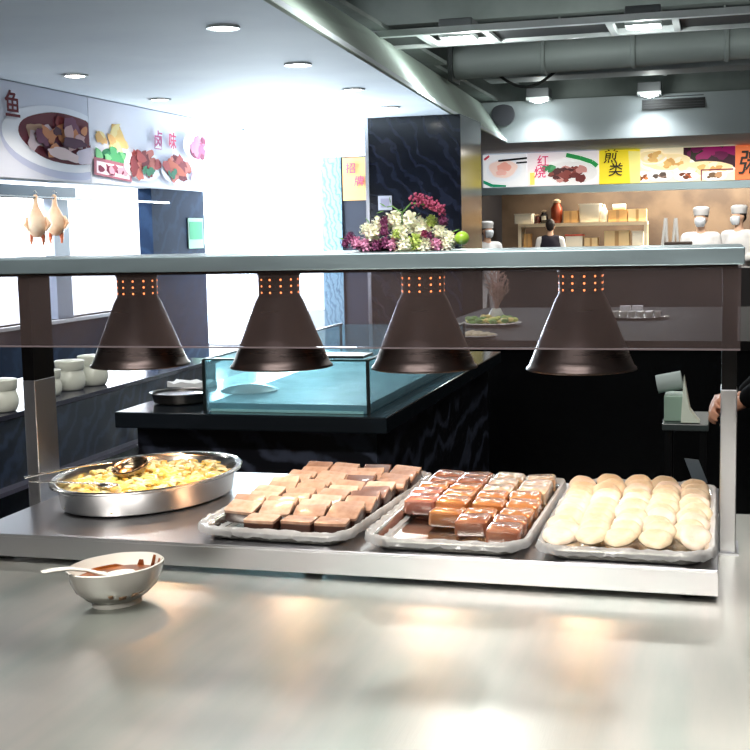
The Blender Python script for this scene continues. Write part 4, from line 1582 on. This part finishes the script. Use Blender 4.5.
def head_into(mb, c, s, yaw):
    """head with face, facing local -y, centre c"""
    R = Matrix.Rotation(yaw, 3, 'Z')
    c = Vector(c)

    def P_(x, y, z):
        return c + R @ Vector((x, y, z)) * s
    mb.ell(c + R @ Vector((0, .01, .015)) * s, (.076 * s, .095 * s, .105 * s), 20, 14, R)
    mb.ell(P_(0, -.02, -.055), (.055 * s, .065 * s, .058 * s), 16, 10, R)          # jaw
    mb.ell(P_(0, -.068, -.088), (.022 * s, .018 * s, .016 * s), 10, 8, R)          # chin
    capsule(mb, P_(0, -.082, .012), P_(0, -.105, -.022), .009 * s, .014 * s, 8)    # nose
    for sg in (-1, 1):
        mb.ell(P_(sg * .077, .008, -.008), (.010 * s, .020 * s, .032 * s), 10, 8, R)   # ears
        mb.ell(P_(sg * .03, -.074, .022), (.022 * s, .012 * s, .008 * s), 10, 6, R)    # brows
        mb.ell(P_(sg * .045, -.055, -.02), (.024 * s, .022 * s, .022 * s), 10, 8, R)   # cheeks
    mb.ell(P_(0, -.083, -.050), (.024 * s, .010 * s, .006 * s), 10, 6, R)
    mb.ell(P_(0, -.081, -.061), (.020 * s, .010 * s, .006 * s), 10, 6, R)


def face_parts(parent, c, s, yaw):
    R = Matrix.Rotation(yaw, 3, 'Z')
    c = Vector(c)
    for sg in (-1, 1):
        MB().ell(c + R @ Vector((sg * .031, -.079, .004)) * s, (.013 * s, .008 * s, .009 * s), 12, 8, R).build('eye', mat('eye_white', (.85, .83, .80), .2), parent, smooth=True)
        MB().ell(c + R @ Vector((sg * .031, -.0865, .004)) * s, (.0055 * s, .003 * s, .0055 * s), 10, 6, R).build('iris', mat('iris', (.10, .06, .04), .2), parent, smooth=True)
    MB().ell(c + R @ Vector((0, -.092, -.0555)) * s, (.022 * s, .004 * s, .003 * s), 12, 6, R).build('mouth', mat('lips', (.62, .32, .30), .4), parent, smooth=True)


def hand_into(mb, w, direction, palm_n, s=1.0, curl=.5, side=1):
    """hand from wrist w; direction along the fingers, palm_n out of the palm"""
    d = Vector(direction).normalized()
    nrm = Vector(palm_n)
    nrm = (nrm - d * nrm.dot(d)).normalized()
    a = d.cross(nrm).normalized() * side
    w = Vector(w)
    for k in range(4):
        off = a * (.027 - .018 * k) * s
        capsule(mb, w + off * .6 + d * .01 * s, w + off + d * .085 * s, .013 * s, .0115 * s, 10)
        L = (.040, .045, .042, .033)[k] * s
        p = w + off + d * .088 * s
        dd = d
        for j in range(3):
            ang = curl * (.55 + .35 * j)
            dd = (d * math.cos(ang * (j + 1) * .8) + nrm * math.sin(ang * (j + 1) * .8)).normalized()
            q = p + dd * L * (1, .72, .55)[j]
            capsule(mb, p, q, (.0095 - .001 * j) * s, (.0088 - .001 * j) * s, 8)
            p = q
    p = w + a * .022 * s + d * .02 * s
    dd = (d * .6 + a * .75 + nrm * .25).normalized()
    q = p + dd * .045 * s
    capsule(mb, p, q, .014 * s, .011 * s, 8)
    q2 = q + (d * .8 + a * .35 + nrm * .35).normalized() * .032 * s
    capsule(mb, q, q2, .0105 * s, .0085 * s, 8)


def person(label, loc, yaw, H, kit, arms, vox=.012, group=None, head_yaw=0, lean=0.0, simple_hands=False):
    """kit: dict of clothing; arms: {side: (shoulder->elbow->wrist, finger dir, palm normal)} in body space; faces local -y"""
    t = thing('person', label, 'person', loc, yaw, group)
    k = H / 1.75
    hip, ch, nk = .92 * k, 1.40 * k, 1.50 * k
    L = lambda z: -lean * max(0, z - hip)
    hc = Vector((0, L(nk) - .015, H - .115 * k))
    body = MB()
    for sg in (-1, 1):
        capsule(body, (sg * .09 * k, 0, hip), (sg * .10 * k, -.01, .50 * k), .080 * k, .055 * k)
        capsule(body, (sg * .10 * k, -.01, .50 * k), (sg * .105 * k, .01, .10 * k), .052 * k, .036 * k)
        capsule(body, (sg * .105 * k, .02, .045 * k), (sg * .115 * k, -.14, .035 * k), .038 * k, .030 * k)
    capsule(body, (0, L(hip), hip), (0, L(1.15 * k), 1.15 * k), .135 * k, .125 * k)
    body.ell((0, L(1.28 * k), 1.27 * k), (.165 * k, .108 * k, .20 * k))
    capsule(body, (-.15 * k, L(ch), ch), (.15 * k, L(ch), ch), .058 * k, .058 * k)
    capsule(body, (0, L(nk), 1.42 * k), (0, hc.y + .01, hc.z - .06), .060 * k, .052 * k)
    head_into(body, hc, k, head_yaw)
    slv = MB()
    for sg in (-1, 1):
        (S, E_, W_), fd, pn = arms[sg]
        S, E_, W_ = Vector(S) * k, Vector(E_) * k, Vector(W_) * k
        capsule(body, S, E_, .047 * k, .036 * k)
        capsule(body, E_, W_, .037 * k, .025 * k)
        hand_into(body, W_, fd, pn, k * 1.08, kit.get('curl', .55), sg)
        ext = kit.get('grow', .012)
        if kit.get('sleeve', 1) >= 1:
            end = E_.lerp(W_, kit.get('cuff', .96))
            capsule(slv, S, E_, .052 * k + ext, .042 * k + ext)
            capsule(slv, E_, end, .042 * k + ext, .030 * k + ext * .7)
        else:
            capsule(slv, S, S.lerp(E_, .8), .052 * k + ext, .045 * k + ext)
    melt(body, 'body', kit.get('skin', SKIN), t, vox * .55 if not simple_hands else vox)
    ext = kit.get('grow', .012)
    capsule(slv, (-.15 * k, L(ch), ch), (.15 * k, L(ch), ch), .060 * k + ext, .060 * k + ext)
    slv.ell((0, L(1.28 * k), 1.26 * k), (.172 * k + ext, .118 * k + ext, .21 * k))
    capsule(slv, (0, L(1.0 * k), .98 * k), (0, L(1.15 * k), 1.15 * k), .142 * k + ext, .134 * k + ext)
    melt(slv, 'shirt', kit['shirt'], t, vox)
    if kit.get('vest'):
        v = MB()
        v.ell((0, L(1.28 * k), 1.26 * k), (.188 * k + ext, .140 * k + ext, .23 * k))
        capsule(v, (-.10 * k, L(ch), ch), (.10 * k, L(ch), ch), .078 * k + ext, .078 * k + ext)
        capsule(v, (0, L(1.0 * k), .98 * k), (0, L(1.15 * k), 1.15 * k), .150 * k + ext, .146 * k + ext)
        melt(v, 'vest', kit['vest'], t, vox)
    tr_ = MB()
    for sg in (-1, 1):
        capsule(tr_, (sg * .09 * k, 0, hip - .02), (sg * .10 * k, -.01, .50 * k), .095 * k, .075 * k)
        capsule(tr_, (sg * .10 * k, -.01, .50 * k), (sg * .105 * k, .01, .10 * k), .072 * k, .062 * k)
    capsule(tr_, (0, 0, hip - .03), (0, 0, hip + .04), .152 * k, .146 * k)
    melt(tr_, 'trousers', kit['trousers'], t, vox)
    for sg in (-1, 1):
        sh = MB()
        capsule(sh, (sg * .105 * k, .03, .047 * k), (sg * .118 * k, -.15, .042 * k), .045 * k, .040 * k)
        melt(sh, 'shoe', mat('shoe', (.05, .05, .05), .4), t, vox)
    R = Matrix.Rotation(head_yaw, 3, 'Z')
    hr = MB()
    hr.ell(hc + R @ Vector((0, .022, .034)) * k, (.083 * k, .094 * k, .098 * k), 20, 14, R)
    hr.ell(hc + R @ Vector((0, .052, -.01)) * k, (.072 * k, .058 * k, .072 * k), 16, 10, R)
    melt(hr, 'hair', kit.get('hair', HAIRB), t, .008)
    face_parts(t, hc, k, head_yaw)
    if kit.get('hat'):
        hh = MB()
        prof = [(.090, .040), (.093, .046), (.094, .085), (.102, .105), (.100, .128), (.080, .145), (.04, .152), (.001, .153)]
        hh.lathe([(r * k, z * k) for r, z in prof], 28, sy=1.12, caps=(True, True)).build('chef_hat', kit['hat'], t, smooth=True, loc=hc + R @ Vector((0, .012, -.005)) * k)
    if kit.get('mask'):
        mk = MB()
        rs = []
        for (z, ry, rx) in ((.005, .100, .070), (-.025, .122, .074), (-.060, .118, .072), (-.095, .100, .058), (-.108, .086, .045)):
            rs.append([hc + R @ Vector((rx * math.sin(a), -.0 - ry * math.cos(a), z)) * k for a in [q * .2 for q in range(-6, 7)]])
        mk.rings(rs, False, False, False)
        mk.build('face_mask', kit['mask'], t, smooth=True, solid=.003)
    return t


ARM_DOWN = lambda sg: (((sg * .185, 0, 1.40), (sg * .23, .03, 1.10), (sg * .22, -.08, .86)), (0, -.15, -1), (-sg, 0, 0))
ARM_WORK = lambda sg: (((sg * .185, 0, 1.40), (sg * .24, .0, 1.12), (sg * .13, -.24, 1.08)), (-sg * .2, -1, -.2), (0, 0, -1))
chef = dict(shirt=CLOTHW, trousers=CLOTHW, hat=CLOTHW, mask=mat('mask_white', (.93, .95, .97), .8), skin=SKINP)
KYP = 16.0
for lab, u, v, yaw, hy in (('person in white chef coat, hat and mask facing forward behind the hatch', 701, 217, .0, -.25),
                       ('person in white chef coat and mask at the far right edge behind the hatch', 739, 215, -.5, -.3),
                       ('person in white chef clothes half hidden by the column edge', 487, 230, .6, .2)):
    YP = KYP + (.6 if u > 720 else 0) + (1.6 if u < 490 else 0)
    p = on_y(u, v, YP)
    Hh = p.z + .10
    person(lab, (p.x, YP, 0), yaw, Hh, chef, {s: ARM_WORK(s) for s in (-1, 1)}, vox=.02, head_yaw=hy, simple_hands=True, group='kitchen staff in white')
KYP = 20.9
p = on_y(551, 214, KYP)
person('person in dark vest over white sleeves seen from behind at the shelf', (p.x, KYP - .1, 0), PI + .15, 1.70,
       dict(shirt=CLOTHW, vest=CLOTHN, trousers=CLOTHN, skin=SKINP), {s: ARM_WORK(s) for s in (-1, 1)}, vox=.02, simple_hands=True)

# person in black at the right, in profile facing left, hands clasped in front
PX, PY = .29, 4.55
hz = on_y(714, 402, PY)
dx = PX - hz.x       # hand reach in front of body axis
arms = {}
for sg in (-1, 1):
    arms[sg] = (((sg * .185, 0, 1.40), (sg * .235, .02, 1.10), (sg * .075, -dx + .085, hz.z + .005 * sg)), (-sg * .75, -.75, -.10), (-sg * .25, .75, -.3))
person('person in black clothes at the right edge with hands held in front', (PX, PY, 0), -PI / 2, 1.75,
       dict(shirt=CLOTHB, trousers=CLOTHB, grow=.016, cuff=.84), arms, vox=.012)

# small side table with napkins beside the person
TY = 4.5
ta, tb = on_y(662, 424, TY), on_y(703, 424, TY)
TZ = on_y(680, 424, TY).z
t = thing('side_table', 'narrow black side table beside the person in black', 'table', (0, 0, 0))
MB().box(ta.x, tb.x + .02, TY - .0, TY + .32, TZ - .025, TZ).build('table_top', mat('table_edge', (.22, .25, .25), .3), t, bevel=.003)
for x in (ta.x + .02, tb.x - .0):
    for y in (TY + .03, TY + .29):
        MB().box(x - .012, x + .012, y - .012, y + .012, 0, TZ - .025).build('leg', BLACKMETAL, t)
a, b_ = on_y(690, 458, TY + .02), on_y(702, 482, TY + .02)
MB().poly([(a.x - .02, TY + .01, a.z), (a.x + .03, TY + .01, a.z - .005), (b_.x + .02, TY + .01, b_.z), (b_.x - .03, TY + .01, b_.z)], (0, .006, 0)).build('brace_plate', STEEL2, t)
a, b_ = on_y(664, 396, TY + .05), on_y(684, 422, TY + .05)
t = thing('napkin_dispenser', 'grey green box dispenser on the narrow side table', 'dispenser', (a.x, TY + .05, TZ + .001))
MB().box(0, b_.x - a.x, 0, .14, 0, a.z - TZ).build('box_body', mat('dispenser', (.56, .66, .60), .4), t, bevel=.004)
a2, b2 = on_y(657, 392, TY + .1), on_y(682, 384, TY + .1)
rr_ = .034
mb = MB().tube([(0, 0, 0), (b2.x - a2.x, .0, .018)], rr_, 28)
tag(mb.build('towel_roll', mat('roll_grey', (.62, .67, .66), .7), loc=(a2.x, TY + .11, a.z + .002 + rr_ * .98), smooth=True), 'grey towel roll lying on the dispenser', 'towel roll')
a, b_, c = on_y(684, 376, TY + .03), on_y(681, 412, TY + .03), on_y(700, 414, TY + .03)
mb = MB()
mb.poly([(a.x, 0, a.z - TZ), (b_.x, 0, .004), (c.x, 0, .004), (c.x - .01, 0, .016), (a.x + .022, 0, .05)], (0, .08, 0))
tag(mb.build('folded_napkin', mat('napkin', (.88, .92, .86), .8), loc=(0, TY + .0, TZ + .001)), 'white folded napkin beside the dispenser on the side table', 'napkin')

# ================================================================== LIGHT
world = bpy.data.worlds.new('world')
SC.world = world
world.use_nodes = True
bg = world.node_tree.nodes['Background']
bg.inputs[0].default_value = (.92, .97, 1, 1)
bg.inputs[1].default_value = 5.0
# daylight entering through the entrance
light('daylight', 'AREA', (-4.9, EY + .35, 1.5), 520, (.92, .97, 1), shape='RECTANGLE', size=1.3, size_y=2.6, rot=(-PI / 2, 0, 0))
light('daylight', 'AREA', (WX - .35, 13.3, 1.5), 300, (.92, .97, 1), shape='RECTANGLE', size=2.6, size_y=1.1, rot=(0, -PI / 2, 0))
# unseen light panels added to brighten the serving counter, above and behind the camera
for lab, x, y in (('added unseen light panel above the serving counter', -.7, 1.1), ('added unseen light panel behind the serving counter', -.7, -1.6)):
    t = thing('added_light_panel', lab, 'ceiling light', (x, y, 3.44))
    MB().box(-1.05, 1.05, -.2, .2, -.05, .008).build('housing', RAIL, t, bevel=.005)
    MB().box(-1.0, 1.0, -.16, .16, -.056, -.051).build('diffuser', mat('panel_glow', (1, .98, .94), .5, emit=9), t)
    light('panel_fill', 'AREA', (x, y, 3.375), 75, (1, .97, .92), shape='RECTANGLE', size=2.0, size_y=.3)

# added unseen spots, placed to put light streaks and fill on the counter
for x, y, z, e in ((-1.55, 7.6, 3.38, 70), (-.34, 7.8, 3.38, 70), (.9, 7.7, 3.38, 60), (-1.0, 4.6, 3.38, 35), (.5, 4.6, 3.38, 25), (-2.83, 5.4, 2.77, 35), (-3.4, 3.7, 2.77, 35)):
    light('added_counter_spot', 'SPOT', (x, y, z), e, (.97, .97, .95), spot_size=2.7, spot_blend=.5, shadow_soft_size=.08)
# point lights added to wash the raised ceiling's side and the ducts
for x, y, z, e in ((-2.30, 11.72, 3.22, 24), (-.69, 11.72, 3.22, 8), (-1.9, 7.4, 3.15, 16), (-2.4, 17.3, 3.3, 8), (-.9, 17.3, 3.3, 8), (-1.5, 13.4, 3.3, 14), (.8, 13.4, 3.3, 14)):
    light('recess_wash', 'POINT', (x, y, z), e, (.93, 1, .95), shadow_soft_size=.06)
# spots added to brighten the staff behind the serving hatch
for x in (-2.0, -.9, -.1, .6):
    light('staff_fill_spot', 'SPOT', (x, 14.6, 3.3), 90, (1, .96, .9), spot_size=1.6, spot_blend=.5, shadow_soft_size=.08, target=(x, 16.1, 1.4))

# ================================================================== RENDER SETTINGS
vs = SC.view_settings
vs.view_transform = 'Standard'
vs.look = 'None'
vs.gamma = 1
vs.exposure = 0.35
vs.use_curve_mapping = False
cy = SC.cycles
cy.use_denoising = True
cy.max_bounces = 10
cy.diffuse_bounces = 4
cy.glossy_bounces = 5
cy.transparent_max_bounces = 16
cy.sample_clamp_indirect = 6
cy.blur_glossy = .5
cy.caustics_reflective = False
cy.caustics_refractive = False
